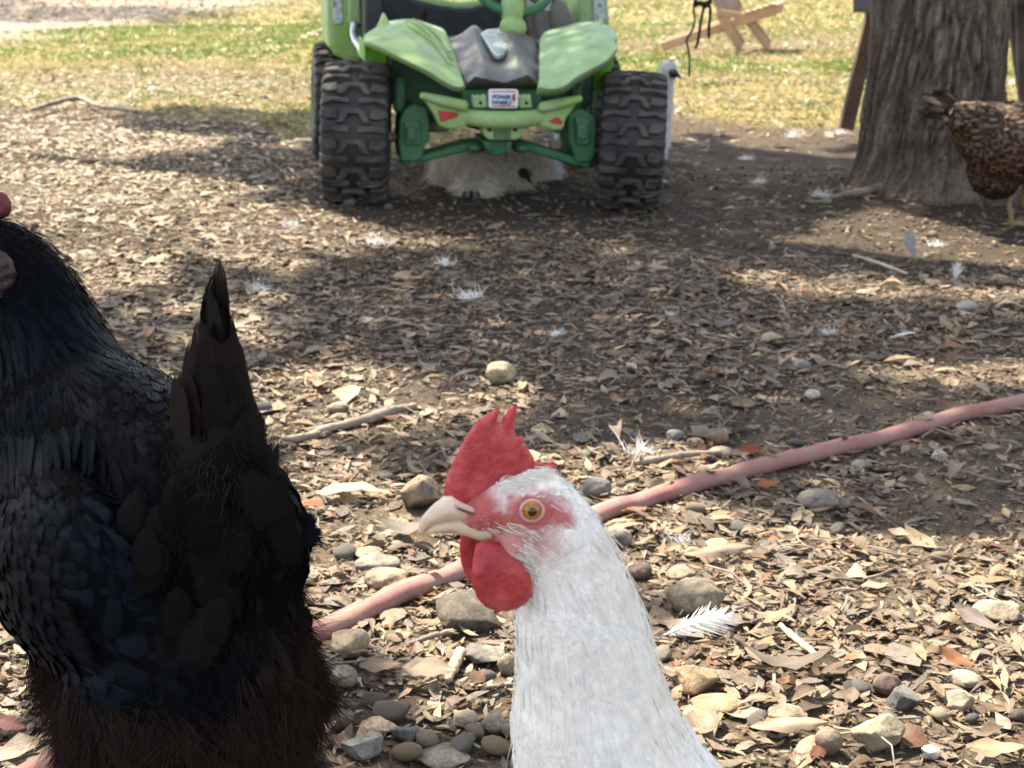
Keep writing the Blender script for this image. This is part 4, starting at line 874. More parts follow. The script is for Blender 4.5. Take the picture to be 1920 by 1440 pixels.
def scatter(n, y0, y1, size, r2, zmax=.009, rows=(0, 2, 3, 5), pad=1.55):
    x, y = near_xy(n, y0, y1, r2, pad); ok = (r2.random(n) < litter_amount(x, y)) & free(x, y, .004)
    x, y = x[ok], y[ok]; n = len(x); big = r2.random(n); L = size * (.24 + .9 * r2.random(n) ** 2) * (1 + .45 * (big > .94)); W = L * r2.uniform(.2, .46, n)
    chip = r2.random(n) < .34; W = np.where(chip, L * r2.uniform(.1, .24, n), W); W = np.where(big > .93, L * r2.uniform(.4, .6, n), W)
    col = LPAL[r2.choice(len(LPAL), n, p=LPW)] * r2.uniform(.5, 1.1, (n, 1))
    onh = np.min(np.hypot(x[:, None] - hpath[None, ::2, 0], y[:, None] - hpath[None, ::2, 1]), 1) < .016 if y0 < 3 else np.zeros(n, bool)
    keep = ~onh; x, y, L, W, col = x[keep], y[keep], L[keep], W[keep], col[keep]; n = len(x)
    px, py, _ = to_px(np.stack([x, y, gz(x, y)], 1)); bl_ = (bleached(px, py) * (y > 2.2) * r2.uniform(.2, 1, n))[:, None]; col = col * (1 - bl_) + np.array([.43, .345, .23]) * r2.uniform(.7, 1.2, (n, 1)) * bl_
    V, F, k = leaf_batch(x, y, gz(x, y) + .001 + zmax * r2.random(n) ** 2, L, W, r2.uniform(0, 6.28, n), r2.normal(0, .14, n), r2.normal(0, .22, n), r2.normal(.08, .32, n), r2.normal(.05, .38, n), r2, rows, .18)
    return V, F, np.repeat(col, k, 0)
r2 = np.random.default_rng(21); VV, FF, CC, off = [], [], [], 0
for args in ((27000, .85, 1.75, .031), (37000, 1.75, 3.0, .034), (43000, 3.0, 4.8, .038), (62000, 4.8, 8.0, .040)):
    V, F, c_ = scatter(*args, r2, rows=(0, 2, 3, 5) if args[1] < 2.5 else (0, 3, 5)); VV.append(V); FF.append(F + off); CC.append(c_); off += len(V)
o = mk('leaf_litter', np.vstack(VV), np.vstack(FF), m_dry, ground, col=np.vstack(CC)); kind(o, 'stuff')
# crumbs of shredded leaf and bark between them
x, y = near_xy(38000, .85, 3.2, r2); n = len(x); L = r2.uniform(.003, .012, n); V, F, k = leaf_batch(x, y, gz(x, y) + .001 + .004 * r2.random(n), L, L * r2.uniform(.15, .6, n), r2.uniform(0, 6.28, n), r2.normal(0, .4, n), r2.normal(0, .5, n), r2.normal(0, .3, n), r2.normal(0, .3, n), r2, (0, 2, 5))
o = mk('shredded_litter', V, F, m_dry, ground, col=np.repeat(LPAL[r2.choice(len(LPAL), n, p=LPW)] * r2.uniform(.4, 1.0, (n, 1)), k, 0)); kind(o, 'stuff')
# the largest leaves near the camera, each a piece of the ground of its own
lmesh = []
for k in range(24):
    W = [.30, .36, .42, .50, .58, .26][k % 6]; z0 = np.zeros(1); r3 = np.random.default_rng(300 + k); rowsn = 9; ts = np.linspace(0, 1, rowsn); cols_ = np.linspace(-1, 1, 5)
    wd = np.sin(np.pi * np.clip(ts, .02, .985)) ** .75 * (1 - .25 * ts); curl, fold, tw = r3.normal(.1, .5), r3.normal(.2, .4), r3.normal(0, .6); V = []
    for t, w_ in zip(ts, wd):
        for c_ in cols_:
            lob = 1 + (.16 * math.sin(t * 19 + k) * abs(c_) if k % 3 == 0 else .05 * math.sin(t * 31 + k)); yy = c_ * W * .5 * w_ * lob; zz = fold * abs(yy) - curl * (.25 - (t - .5) ** 2) + .02 * r3.normal() + tw * (t - .5) * yy; V.append((t - .5, yy, zz))
    V = np.array(V); V[:, 2] -= V[:, 2].min(); q = np.array([(i * 5 + j, i * 5 + j + 1, i * 5 + j + 6, i * 5 + j + 5) for i in range(rowsn - 1) for j in range(4)])
    V = np.vstack([V, [(-.5, 0, V[2, 2] + .01), (-.62, .02, V[2, 2] + .02), (-.62, -.0, V[2, 2] + .02)]]); col = np.tile(LPAL[[0, 1, 2, 4, 6, 0, 3, 7, 1, 2, 8, 4][k % 12]], (len(V), 1)).astype(float)
    mid = np.tile(cols_ == 0, rowsn); col[:len(mid)][mid] *= 1.18; col *= .88
    o = mk('leaf', V, [q, np.array([[45, 46, 47]])], m_dry, None, col=col); lmesh.append(o.data); bpy.data.objects.remove(o)
def put_leaf(me, x, y, L, az, tilt, parent, dz=.006):
    o = bpy.data.objects.new('leaf', me); o.scale = (L, L, L); o.rotation_euler = (tilt[0], tilt[1], az); o.location = (x, y, gz(x, y) + dz); link(o, parent); return o
x, y = near_xy(900, 1.0, 2.5, r2, 1.0); ok = (r2.random(900) < litter_amount(x, y) * 1.2) & free(x, y, .0)
hd = np.min(np.hypot(x[:, None] - hpath[None, ::3, 0], y[:, None] - hpath[None, ::3, 1]), 1); ok &= hd > .03; x, y = x[ok][:280], y[ok][:280]
for k in range(len(x)): put_leaf(lmesh[r2.integers(0, 24)], x[k], y[k], r2.uniform(.018, .037), r2.uniform(0, 6.28), (r2.normal(0, .25), r2.normal(0, .2)), ground, r2.uniform(.003, .012))
def hero_leaf(px, py, Lpx, az, col, label, seed, tilt=(0, 0), dz=.012, wr=.45, cat='leaf'):
    p = at_g(px, py); L = Lpx * to_px(p)[2] / FPX; me = lmesh[seed % 24].copy(); cc = np.empty(len(me.vertices) * 4, np.float32); cl_ = me.color_attributes['Col'].data; cl_.foreach_get('color', cc); cc = cc.reshape(-1, 4); f = cc[:, :3].mean(1, keepdims=True) / cc[:, :3].mean(); cc[:, :3] = np.array(col) * f; cl_.foreach_set('color', cc.ravel())
    o = put_leaf(me, p[0], p[1], L, az, tilt, None, dz); o.scale[1] = L * wr / [.30, .36, .42, .50, .58, .26][seed % 6]; o.name = 'dry_leaf'; return tag(o, label, cat)
hero_leaf(662, 944, 135, .05, (.47, .37, .24), 'large flat pale tan leaf in sunlight left of the comb', 3, wr=.42)
hero_leaf(588, 966, 46, .3, (.36, .10, .035), 'small orange red leaf beside the large pale tan leaf', 4, (.3, 0))
hero_leaf(1404, 872, 44, .2, (.30, .085, .04), 'red brown leaf standing behind the hose', 7, (1.0, .1), .02)
hero_leaf(1190, 978, 44, .3, (.33, .11, .045), 'red brown leaf tucked under the hose beside the white nape', 1, (.4, 0))
hero_leaf(805, 1288, 100, -.1, (.36, .27, .19), 'broad brown leaf with a pale midrib below the dark rock', 3, (.55, 0), .016, .5)
hero_leaf(715, 1278, 80, .15, (.28, .19, .13), 'curled brown leaf right of the pale rounded stone', 2, (.3, 0), .014)
hero_leaf(895, 1300, 44, 1.2, (.17, .085, .055), 'rounded dark red brown leaf near the broad brown leaf', 4, (.5, 0), .014, .8)
hero_leaf(1445, 1178, 90, .1, (.36, .25, .17), 'long tan leaf lying right of the large tan stone', 5, (.3, 0), .012, .3)
hero_leaf(1830, 1190, 95, -.7, (.22, .18, .16), 'long grey brown leaf tilted beside the flat pale stone', 2, (.3, .25), .014, .4)
hero_leaf(1790, 1268, 75, -.6, (.28, .115, .05), 'red brown leaf propped on the smooth pale oval stone', 1, (.5, .3), .016, .4)
hero_leaf(1480, 1310, 52, 1.3, (.33, .15, .08), 'upright rusty leaf behind the low tan stone', 4, (1.1, .2), .018, .5)
hero_leaf(1530, 1440, 60, .9, (.18, .07, .04), 'folded dark red leaf left of the upright brown stone', 6, (.5, .2), .012, .5)
hero_leaf(1478, 1388, 150, .12, (.44, .33, .22), 'long pale curled leaf in front of the low tan stone', 0, (.4, 0), .012, .26)
hero_leaf(1868, 1428, 125, .08, (.42, .29, .18), 'broad tan leaf on bare soil at the lower right corner', 2, (.2, 0), .010, .36)
hero_leaf(1470, 1270, 170, -.2, (.155, .125, .10), 'dark grooved strip of bark lying across the leaves', 5, (.2, 0), .012, .26, 'bark')
hero_leaf(760, 1022, 95, -.35, (.21, .18, .15), 'grey slab of weathered bark above the tan stones', 5, (.5, 0), .018, .38, 'bark')
hero_leaf(1345, 1100 - 40, 140, .28, (.34, .26, .18), 'long grained bark strip right of the ochre pebble', 0, (.4, 0), .014, .24, 'bark')
hero_leaf(20, 1392, 70, -.3, (.24, .11, .09), 'red brown curled leaf at the lower left border', 3, (.6, .1), .016, .5)
hero_leaf(1440, 926, 50, .3, (.36, .12, .05), 'orange brown leaf in the shade right of the hen', 2, (.4, 0), .012, .45)

for (px, py, L, az, tl) in ((1255, 934, .03, .9, .3), (1445, 882, .028, 2.2, .2), (1580, 850, .026, 1.1, .3), (690, 1158, .03, .6, .35), (812, 1104, .028, 2.6, .5), (1730, 812, .03, .4, .2), (1330, 915, .022, 2.0, .3)):
    p = at_g(px, py); o = put_leaf(lmesh[int(px) % 24], p[0], p[1], L, az, (tl, .2), ground, .019)
# ------------------------------------------------------------------ sticks
m_stick = speckled('dry_stick', (.15, .12, .095), (.30, .25, .2), 25, .85, .7, .003, 90); m_straw = speckled('pale_twig', (.36, .28, .18), (.5, .41, .28), 25, .8, .4, .002, 90)
def stick(pts, r, label, mat, cat='stick', lift=.008, n=26):
    P = np.array([at_g(*p) for p in pts]); P[:, 2] += lift; P = smooth_path(P, n); P += rng.normal(size=P.shape) * r[0] * .12; rr = np.interp(np.linspace(0, 1, n), np.linspace(0, 1, len(r)), r) * (1 + .12 * rng.normal(size=n)).clip(.6, 1.4)
    o = mk('stick', *loft(P, rr, rr, 9), mat); return tag(o, label, cat)
stick([(578, 826), (620, 812), (665, 803), (710, 790), (745, 778), (778, 772)], [.003, .0055, .006, .0075, .007, .004], 'gnarled grey stick lying above the small tan pebble', m_stick)
stick([(510, 836), (560, 832), (600, 822)], [.003, .005, .003], 'short brown stick beside the gnarled grey stick', m_stick)
stick([(1462, 1186), (1490, 1212), (1520, 1236), (1546, 1268)], [.0022, .003, .003, .0025], 'straight pale twig slanting through the leaves', m_straw)
stick([(1545, 382), (1600, 372), (1660, 360), (1712, 350), (1760, 356)], [.004, .009, .012, .010, .006], 'long brown branch lying at the foot of the oak', m_stick, 'branch', .014)
stick([(840, 1290), (852, 1262), (866, 1236)], [.003, .0055, .004], 'stubby pale twig standing among leaves left of the neck', m_straw)
stick([(770, 1222), (810, 1208), (850, 1198)], [.002, .003, .002], 'thin twig below the dark rough rock', m_stick)
stick([(1190, 880), (1240, 872), (1300, 862), (1350, 862)], [.003, .005, .004, .003], 'brown twig behind the downy white tuft', m_stick)
stick([(1600, 486), (1640, 498), (1700, 520)], [.003, .004, .003], 'pale straw like twig in sunlight before the trunk', m_straw)
stick([(60, 222), (110, 206), (150, 200), (185, 212), (260, 226)], [.006, .010, .010, .008, .006], 'thin bent branch lying at the edge of the lawn', m_stick, 'branch', .03)
x, y = near_xy(900, .9, 4.5, r2); V_, F_, off = [], [], 0
for k in range(len(x)):
    L = r2.uniform(.015, .06); a = r2.uniform(0, 6.28); p = np.array([x[k], y[k], gz(x[k], y[k]) + .004 + .01 * r2.random()]); d = np.array([math.cos(a), math.sin(a), r2.normal(0, .15)]); bnd = r2.normal(size=3) * L * .08
    v, f = loft(np.array([p - d * L / 2, p + bnd, p + d * L / 2]), r2.uniform(.0005, .0017), r2.uniform(.0005, .0017), 5); V_.append(v); F_ += [q + off for q in f]; off += len(v)
kind(mk('twig_litter', np.vstack(V_), F_, m_stick, ground), 'stuff')

# ------------------------------------------------------------------ loose feathers
m_white, nt, b = newmat('white_feather'); b.inputs['Base Color'].default_value = (.78, .77, .74, 1); b.inputs['Roughness'].default_value = .7; t = nd(nt, 'ShaderNodeBsdfTranslucent'); t.inputs[0].default_value = (.8, .78, .74, 1); mx = nd(nt, 'ShaderNodeMixShader', i_0=.35); nt.links.new(b.outputs[0], mx.inputs[1]); nt.links.new(t.outputs[0], mx.inputs[2]); nt.links.new(mx.outputs[0], nt.nodes['Material Output'].inputs[0])
m_greyf = speckled('grey_feather', (.22, .22, .24), (.36, .36, .38), 200, .7, 0)
def loose_feather(p, d, up, L, W, mat, label, nb=46, fray=.25, seed=0):
    """shaft with separate barbs either side"""
    r3 = np.random.default_rng(seed); d = unit(d); up = unit(up - d * (np.asarray(up) @ d)); s = np.cross(up, d); root = thing('feather', label, 'feather', p); g = Geo()
    sp = lambda t: p + d * L * t + up * L * .10 * math.sin(t * 2.4)
    tube(g, [sp(t) for t in np.linspace(0, 1, 10)], np.linspace(.0011, .0003, 10), 6); g.build('shaft', mat, root); VV, FF, off = [], [], 0
    for sd in (-1, 1):
        for k in range(nb):
            t = .12 + .88 * k / nb; w_ = W * .5 * min(1, (t - .05) * 3) * math.sqrt(max(1.02 - t, .02)) * 1.15 * r3.uniform(1 - fray, 1 + fray * .4); a = .75 + r3.normal(0, fray * .5); b_ = sp(t); dr = unit(d * math.cos(a) + s * sd * math.sin(a) + up * r3.normal(.05, .12))
            v, f, q = hairs(b_[None], dr[None], up[None], w_ * 1.3, L / nb * 1.5, bend=unit(-up) * .12 + d * .2, k=4); VV.append(v); FF.append(f + off); off += len(v)
    kind(mk('barbs', np.vstack(VV), np.vstack(FF), mat, root), 'stuff'); return root
p = at_g(1236, 1206); p[2] += .006; q_ = at_g(1368, 1186); q_[2] += .012; L_ = np.linalg.norm(q_ - p)
loose_feather(p, q_ - p, np.array([0, -.35, 1.]), L_, .05, m_white, 'frayed white feather lying below the large tan stone', 42, .4, 1)
p = at_g(1716, 496); p[2] += .008; loose_feather(p, np.array([-.35, .12, 1.]), np.array([-.1, -1, .3]), .062, .036, m_greyf, 'grey feather standing upright in the shaded soil', 40, .1, 2)
p = at_g(1790, 530); p[2] += .004; loose_feather(p, np.array([.1, .1, 1.]), np.array([0, -1, .3]), .035, .03, m_white, 'small white feather standing near the right border', 24, .5, 3)
p = at_g(1668, 640); p[2] += .006; loose_feather(p, np.array([1, .25, .06]), np.array([0, -.2, 1.]), .045, .010, m_white, 'narrow white feather lying flat in the shaded litter', 30, .1, 4)
r3 = np.random.default_rng(77)
def down(px, py, wpx, label):
    p = at_g(px, py); Rr = wpx * to_px(p)[2] / FPX / 2; p[2] += .003; n = 90; P = np.tile(p, (n, 1)) + r3.normal(size=(n, 3)) * Rr * np.array([.4, .3, .12]); D = unit(r3.normal(size=(n, 3)) * [1, 1, .6] + [0, 0, .55]); V, F, _ = hairs(P, D, D, r3.uniform(.4, 1.0, n) * Rr, .0011 * (1 + Rr * 8), bend=r3.normal(size=(n, 3)) * .4)
    V[:, 2] = np.maximum(V[:, 2], gz(V[:, 0], V[:, 1]) + .001); o = mk('down_tuft', V, F, m_white); return tag(o, label, 'feather')
for a_ in ((1205, 852, 64, 'downy white tuft on the litter left of the small stone heap'), (1268, 1018, 52, 'thin wisp of white down above the ochre pebble'), (478, 548, 56, 'white downy tuft right of the black tail tip'), (1258, 594, 26, 'white fluff in shade beyond the single round stone'),
           (880, 560, 60, 'long smear of white down in the shaded leaves'), (706, 458, 50, 'white fluff on the sunny strip before the toy car'), (835, 498, 40, 'greyish white fluff in shade before the bumper'), (1424, 344, 34, 'white fluff between toy car and oak, nearer one'),
           (1538, 366, 40, 'bluish white fluff beside the branch at the oak'), (1490, 258, 46, 'white down at the shaded lawn edge left of the oak'), (1575, 252, 34, 'small white down touching the oak shade'), (1555, 628, 30, 'white fluff on dark soil left of the narrow flat feather'),
           (1045, 470 + 160, 30, 'small white fluff behind the round tan stone'), (1755, 462, 40, 'pinkish white down near the upright grey feather'), (545, 428, 40, 'white fluff left of the front tyre'), (1400, 300, 30, 'white speck of down right of the front tyre')): down(*a_)

# ------------------------------------------------------------------ lawn
def blades(n, y0, y1, r2, h, wd, cols, amount, lo=0, pad=1.5):
    x, y = near_xy(n, y0, y1, r2, pad); g_ = amount(x, y); ok = r2.random(n) < g_; x, y = x[ok], y[ok]; n = len(x); gr_ = sstep(.38, .62, fbm(x * 1.3, y * 1.3, 91))
    c0 = np.array(cols[0])[None]; c1 = np.array(cols[1])[None]; mixv = np.clip(gr_ * .72 + .32 + r2.normal(0, .28, n), 0, 1)[:, None]; col = (c0 * mixv + c1 * (1 - mixv)) * r2.uniform(.65, 1.25, (n, 1))
    P = np.stack([x, y, gz(x, y) - .004], 1); D = unit(np.stack([r2.normal(0, .55, n), r2.normal(0, .55, n), np.ones(n)], 1)); L = h * r2.uniform(.4, 1.2, n)
    V, F, k = hairs(P, D, D, L, wd * r2.uniform(.6, 1.4, n), bend=np.stack([r2.normal(0, .5, n), r2.normal(0, .5, n), -.35 * np.ones(n)], 1), k=2); return V, F, np.repeat(col, k, 0)
m_grass = attr_mat('grass_blade', rough=.55, spec=.25, trans=.3, jitter=.15, jscale=30, bs=0)
r2 = np.random.default_rng(31); VV, FF, CC, off = [], [], [], 0
for n_, y0, y1, h, wd in ((56000, 4.6, 8, .038, .0042), (86000, 8, 13, .05, .0068), (74000, 13, 26, .06, .012)):
    V, F, c_ = blades(n_, y0, y1, r2, h, wd, ((.105, .20, .032), (.32, .30, .12)), grass_amount); VV.append(V); FF.append(F + off); CC.append(c_); off += len(V)
V, F, c_ = blades(6000, 3.6, 7, r2, .03, .0038, ((.08, .12, .02), (.22, .2, .07)), lambda x, y: .5 * (fbm(x * 2.3, y * 2.3, 95) > .62) * (1 - grass_amount(x, y))); VV.append(V); FF.append(F + off); CC.append(c_)
g_obj = mk('grass', np.vstack(VV), np.vstack(FF), m_grass, None, col=np.vstack(CC)); tag(g_obj, 'thin patchy lawn of green and straw coloured grass', None, None, 'stuff')
# straw and pale leaves lying over the lawn and gravel
x, y = near_xy(40000, 5.5, 22, r2, 1.4); n = len(x); amt = np.maximum(.6 * (1 - grass_amount(x, y)), .45); ok = r2.random(n) < amt; x, y = x[ok], y[ok]; n = len(x); L = r2.uniform(.014, .045, n) * (1 + y / 25)
V, F, k = leaf_batch(x, y, gz(x, y) * (y < 40) + .004 + .02 * r2.random(n), L, L * r2.uniform(.15, .5, n), r2.uniform(0, 6.28, n), r2.normal(0, .35, n), r2.normal(0, .4, n), r2.normal(0, .3, n), r2.normal(0, .4, n), r2, (0, 2, 5))
o = mk('lawn_litter', V, F, m_dry, ground, col=np.repeat(np.array([(.42, .33, .21), (.36, .27, .18), (.5, .42, .3), (.3, .22, .14)])[r2.integers(0, 4, n)] * r2.uniform(.7, 1.15, (n, 1)), k, 0)); kind(o, 'stuff')
# ------------------------------------------------------------------ hens
def fixn(o):
    bm = bmesh.new(); bm.from_mesh(o.data); bmesh.ops.recalc_face_normals(bm, faces=bm.faces); bm.to_mesh(o.data); bm.free(); return o
def flesh(name, c1, c2, c3, scale=60):
    m, nt, b = newmat(name); n = noise(nt, scale, 5, .65); r = ramp(nt, [(.3, c1), (.52, c2), (.75, c3)], n.outputs[0]); nt.links.new(r.outputs[0], b.inputs['Base Color']); b.inputs['Roughness'].default_value = .42; b.inputs['Specular IOR Level'].default_value = .4
    b.inputs['Subsurface Weight'].default_value = .35; b.inputs['Subsurface Radius'].default_value = (1, .18, .12); b.inputs['Subsurface Scale'].default_value = .004
    n2 = noise(nt, 190, 4, .6); bump(nt, b, n2.outputs[0], .7, .0022); return m
def feather_mat(name, rough, spec, barb=.35, shaft=.25, coat=0., trans=0., freq=150, tint=None, fray=0.):
    """barbs run out from the shaft at a slant; a paler shaft down the middle"""
    m, nt, b = newmat(name); a = nd(nt, 'ShaderNodeAttribute', attribute_name='Col'); uv = nd(nt, 'ShaderNodeUVMap'); sx = nd(nt, 'ShaderNodeSeparateXYZ'); nt.links.new(uv.outputs[0], sx.inputs[0])
    def mth(op, x, y=None):
        n = nd(nt, 'ShaderNodeMath', operation=op)
        for i, v in enumerate((x, y)):
            if v is None: continue
            if isinstance(v, (int, float)): n.inputs[i].default_value = v
            else: nt.links.new(v, n.inputs[i])
        return n.outputs[0]
    du = mth('ABSOLUTE', mth('SUBTRACT', sx.outputs[0], .5)); bn = nd(nt, 'ShaderNodeTexNoise', noise_dimensions='2D', i_Scale=1., i_Detail=2.); cb_ = nd(nt, 'ShaderNodeCombineXYZ'); nt.links.new(mth('MULTIPLY', mth('SUBTRACT', sx.outputs[1], mth('MULTIPLY', du, .7)), freq), cb_.inputs[0]); geo_ = nd(nt, 'ShaderNodeTexCoord'); sp3 = nd(nt, 'ShaderNodeSeparateXYZ'); nt.links.new(geo_.outputs['Object'], sp3.inputs[0]); nt.links.new(mth('MULTIPLY', sp3.outputs[0], 30.), cb_.inputs[1]); nt.links.new(cb_.outputs[0], bn.inputs['Vector']); s = mth('MULTIPLY', bn.outputs[0], 2.)
    nz = noise(nt, 120, 3); h = mth('ADD', mth('MULTIPLY', s, .5), mth('MULTIPLY', nz.outputs[0], 1.2)); bump(nt, b, h, barb, .0006)
    sh = ramp(nt, [(0, (1 + shaft,) * 3), (.035, (1 + shaft * .6,) * 3), (.07, (1,) * 3)], du); c = mixc(nt, a.outputs[0], sh.outputs[0], 1., 'MULTIPLY')
    nb = ramp(nt, [(.3, (.8,) * 3), (.7, (1.1,) * 3)], nz.outputs[0]); c = mixc(nt, c, nb.outputs[0], 1., 'MULTIPLY')
    nt.links.new(c, b.inputs['Base Color']); b.inputs['Roughness'].default_value = rough; b.inputs['Specular IOR Level'].default_value = spec; b.inputs['Coat Weight'].default_value = coat; b.inputs['Coat Roughness'].default_value = .35
    out = b.outputs[0]
    if fray:
        e = mth('MAXIMUM', mth('MULTIPLY', du, 2.), mth('MULTIPLY', mth('SUBTRACT', sx.outputs[1], .45), 1.82)); lim = mth('ADD', mth('MULTIPLY', bn.outputs[0], .9), 1.02 - fray); gt = mth('GREATER_THAN', e, lim)
        tr = nd(nt, 'ShaderNodeBsdfTransparent'); mt = nd(nt, 'ShaderNodeMixShader'); nt.links.new(gt, mt.inputs[0]); nt.links.new(b.outputs[0], mt.inputs[1]); nt.links.new(tr.outputs[0], mt.inputs[2]); nt.links.new(mt.outputs[0], nt.nodes['Material Output'].inputs[0])
    if tint: b.inputs['Specular Tint'].default_value = (*tint, 1)
    if trans:
        t = nd(nt, 'ShaderNodeBsdfTranslucent'); nt.links.new(c, t.inputs[0]); mx = nd(nt, 'ShaderNodeMixShader', i_0=trans); nt.links.new(b.outputs[0], mx.inputs[1]); nt.links.new(t.outputs[0], mx.inputs[2]); nt.links.new(mx.outputs[0], nt.nodes['Material Output'].inputs[0])
    return m, nt, b, du, sx
m_comb = flesh('red_comb', (.30, .022, .028), (.47, .055, .058), (.60, .15, .14), 75)
m_combdark = flesh('dull_comb', (.075, .012, .014), (.11, .018, .02), (.15, .035, .036))
m_skin = attr_mat('hen_skin', rough=.6, spec=.25, jitter=.3, jscale=330, bs=.8, bd=.0014, bscale=420)
m_beak = speckled('horn_beak', (.56, .41, .27), (.70, .56, .42), 60, .42, .15, .0005, 300, spec=.45)
m_whitef = feather_mat('white_plumage', .8, .05, .12, .0, 0, .10, 70)[0]
m_whiteh = attr_mat('white_bristle', rough=.8, spec=.05, trans=.12, jitter=.08, jscale=80, bs=0)
m_yleg = speckled('yellow_leg', (.42, .27, .08), (.52, .38, .16), 120, .6, .5, .001, 400)
m_dleg = speckled('slate_leg', (.05, .048, .045), (.12, .115, .11), 120, .6, .5, .001, 400)
m_iris = speckled('amber_iris', (.30, .085, .006), (.46, .17, .012), 400, .08, 0, spec=.7); m_pupil = speckled('pupil', (.004, .004, .004), (.006, .006, .006), 10, .04, 0, spec=.8)
m_lid = speckled('pale_eyelid', (.50, .30, .26), (.62, .44, .38), 200, .55, .3, .0005, 600)
def hen_leg(parent, hip, foot, mat, spread=(0, -1, 0)):
    g = Geo(); hip = np.array(hip, float); foot = np.array(foot, float); foot[2] = gz(foot[0], foot[1]) + .005; kn = hip * .45 + foot * .55 + np.array([.0, .02, 0]); ank = foot + [0, 0, .02]
    tube(g, [hip, kn, ank, foot], [.012, .0065, .0055, .006], 10, 16); sp = unit(np.array(spread, float)); sd = np.cross(sp, (0, 0, 1))
    for a_ in (-.6, 0, .6):
        d = sp * math.cos(a_) + sd * math.sin(a_); e = foot + d * .05; e[2] = gz(e[0], e[1]) + .004; tube(g, [foot, (foot + e) / 2 + [0, 0, .004], e], [.0055, .0045, .002], 8, 10)
    e = foot - sp * .022; e[2] = gz(e[0], e[1]) + .004; tube(g, [foot, e], [.005, .002], 8); g.build('leg', mat, parent)
def feather_parts(name, P, N, D, L, W, col, mat, parent, **k):
    """each feather a mesh of its own"""
    P, N, D = np.asarray(P, float), np.asarray(N, float), np.asarray(D, float); L = np.broadcast_to(L, len(P)); W = np.broadcast_to(W, len(P)); col = np.broadcast_to(col, (len(P), 3))
    for i in range(len(P)):
        kk = {a: (np.broadcast_to(b_, len(P))[i:i + 1] if np.ndim(b_) and a != 'wprof' else b_) for a, b_ in k.items()}
        V, F, uv, q = feathers(P[i:i + 1], N[i:i + 1], D[i:i + 1], L[i:i + 1], W[i:i + 1], **kk); o = mk(name, V, F, mat, parent, col=np.tile(col[i], (len(V), 1)), uv=uv)

# ---- the white hen
YH = .62; HA = R(15)
def hy(px): return YH + np.minimum(np.asarray(px, float) - 1040, 0) * math.tan(HA) * YH / .95 / FPX
def head3(q):
    q = np.atleast_2d(np.asarray(q, float)); x, y, z = ray(q[:, 0], q[:, 1]); t = hy(q[:, 0]) / y; return np.stack([x * t, y * t, CAMH + z * t], 1)
LAT = np.array([math.sin(HA), -math.cos(HA), 0]); K = YH / .95 / FPX
hen = thing('hen', 'white hen in profile with red comb and wattles and amber eye', 'hen', (.12, .66, 0))
st = [(872, 966, 26, .0065), (905, 960, 42, .0095), (945, 952, 57, .0125), (985, 950, 70, .0142), (1020, 960, 72, .015), (1048, 1000, 79, .0165), (1064, 1050, 89, .0185), (1077, 1096, 101, .0215), (1081, 1140, 119, .025), (1094, 1220, 131, .029), (1105, 1300, 147, .033), (1116, 1370, 163, .038)]
pp = head3([s[:2] for s in st]); rb = np.array([s[2] * K for s in st]); ra = np.array([s[3] for s in st])
bod = np.array([(.053, .618, .222), (.078, .612, .186), (.125, .605, .160), (.17, .60, .148), (.215, .595, .150), (.25, .59, .160)])
spine = np.vstack([pp, bod]); nS = 60
path = smooth_path(spine, nS); tq = np.linspace(0, 1, nS); tk = np.linspace(0, 1, len(spine))
RB = np.interp(tq, tk, np.r_[rb, .0465, .056, .064, .060, .045, .02]); RA = np.interp(tq, tk, np.r_[ra, .047, .056, .062, .058, .042, .02])
g = Geo(); g.add(*loft(path, RA, RB, 28, side=LAT)); g.add(*ellipsoid(head3((1000, 915))[0], LAT * .012, np.array([.014, 0, 0]), np.array([0, 0, .008])))
g.add(*ellipsoid(head3((955, 1012))[0], LAT * .013, np.array([.012, 0, 0]), np.array([0, 0, .010])))
V, F = remesh(g, .0021, 8); NV = vnormals(V, F)
H0 = head3((985, 950))[0]
def plane_px(P): 
    Q = P - LAT[None] * ((P - H0) @ LAT)[:, None]; return to_px(Q)
def skin_amount(P):
    px, py, _ = plane_px(P); wv = 24 * (fbm(px / 9, py / 9, 17, 2) - .5); m = np.maximum.reduce([ell(px + wv, py + wv, 985, 942, 64, 40, .45), ell(px, py + wv, 1036, 952, 24, 13, .6), ell(px, py + wv, 912, 966, 52, 34, .3), .85 * ell(px + wv, py, 955, 998, 68, 36, .75), ell(px, py, 905, 1012, 40, 34, .5), ell(px, py, 885, 935, 46, 30, .5), .45 * ell(px, py, 985, 1000, 60, 40, .7)])
    return m * (py < 1060) * (px < 1075)
sk = skin_amount(V)[:, None]; nn = fbm(V[:, 0] * 160, V[:, 2] * 160, 7)[:, None]; red = np.array([.46, .075, .075]) * (1 - nn * .5) + np.array([.58, .28, .25]) * nn * .5
mk('body', V, F, m_skin, hen, col=red * sk + np.array([.88, .85, .79]) * (1 - sk))
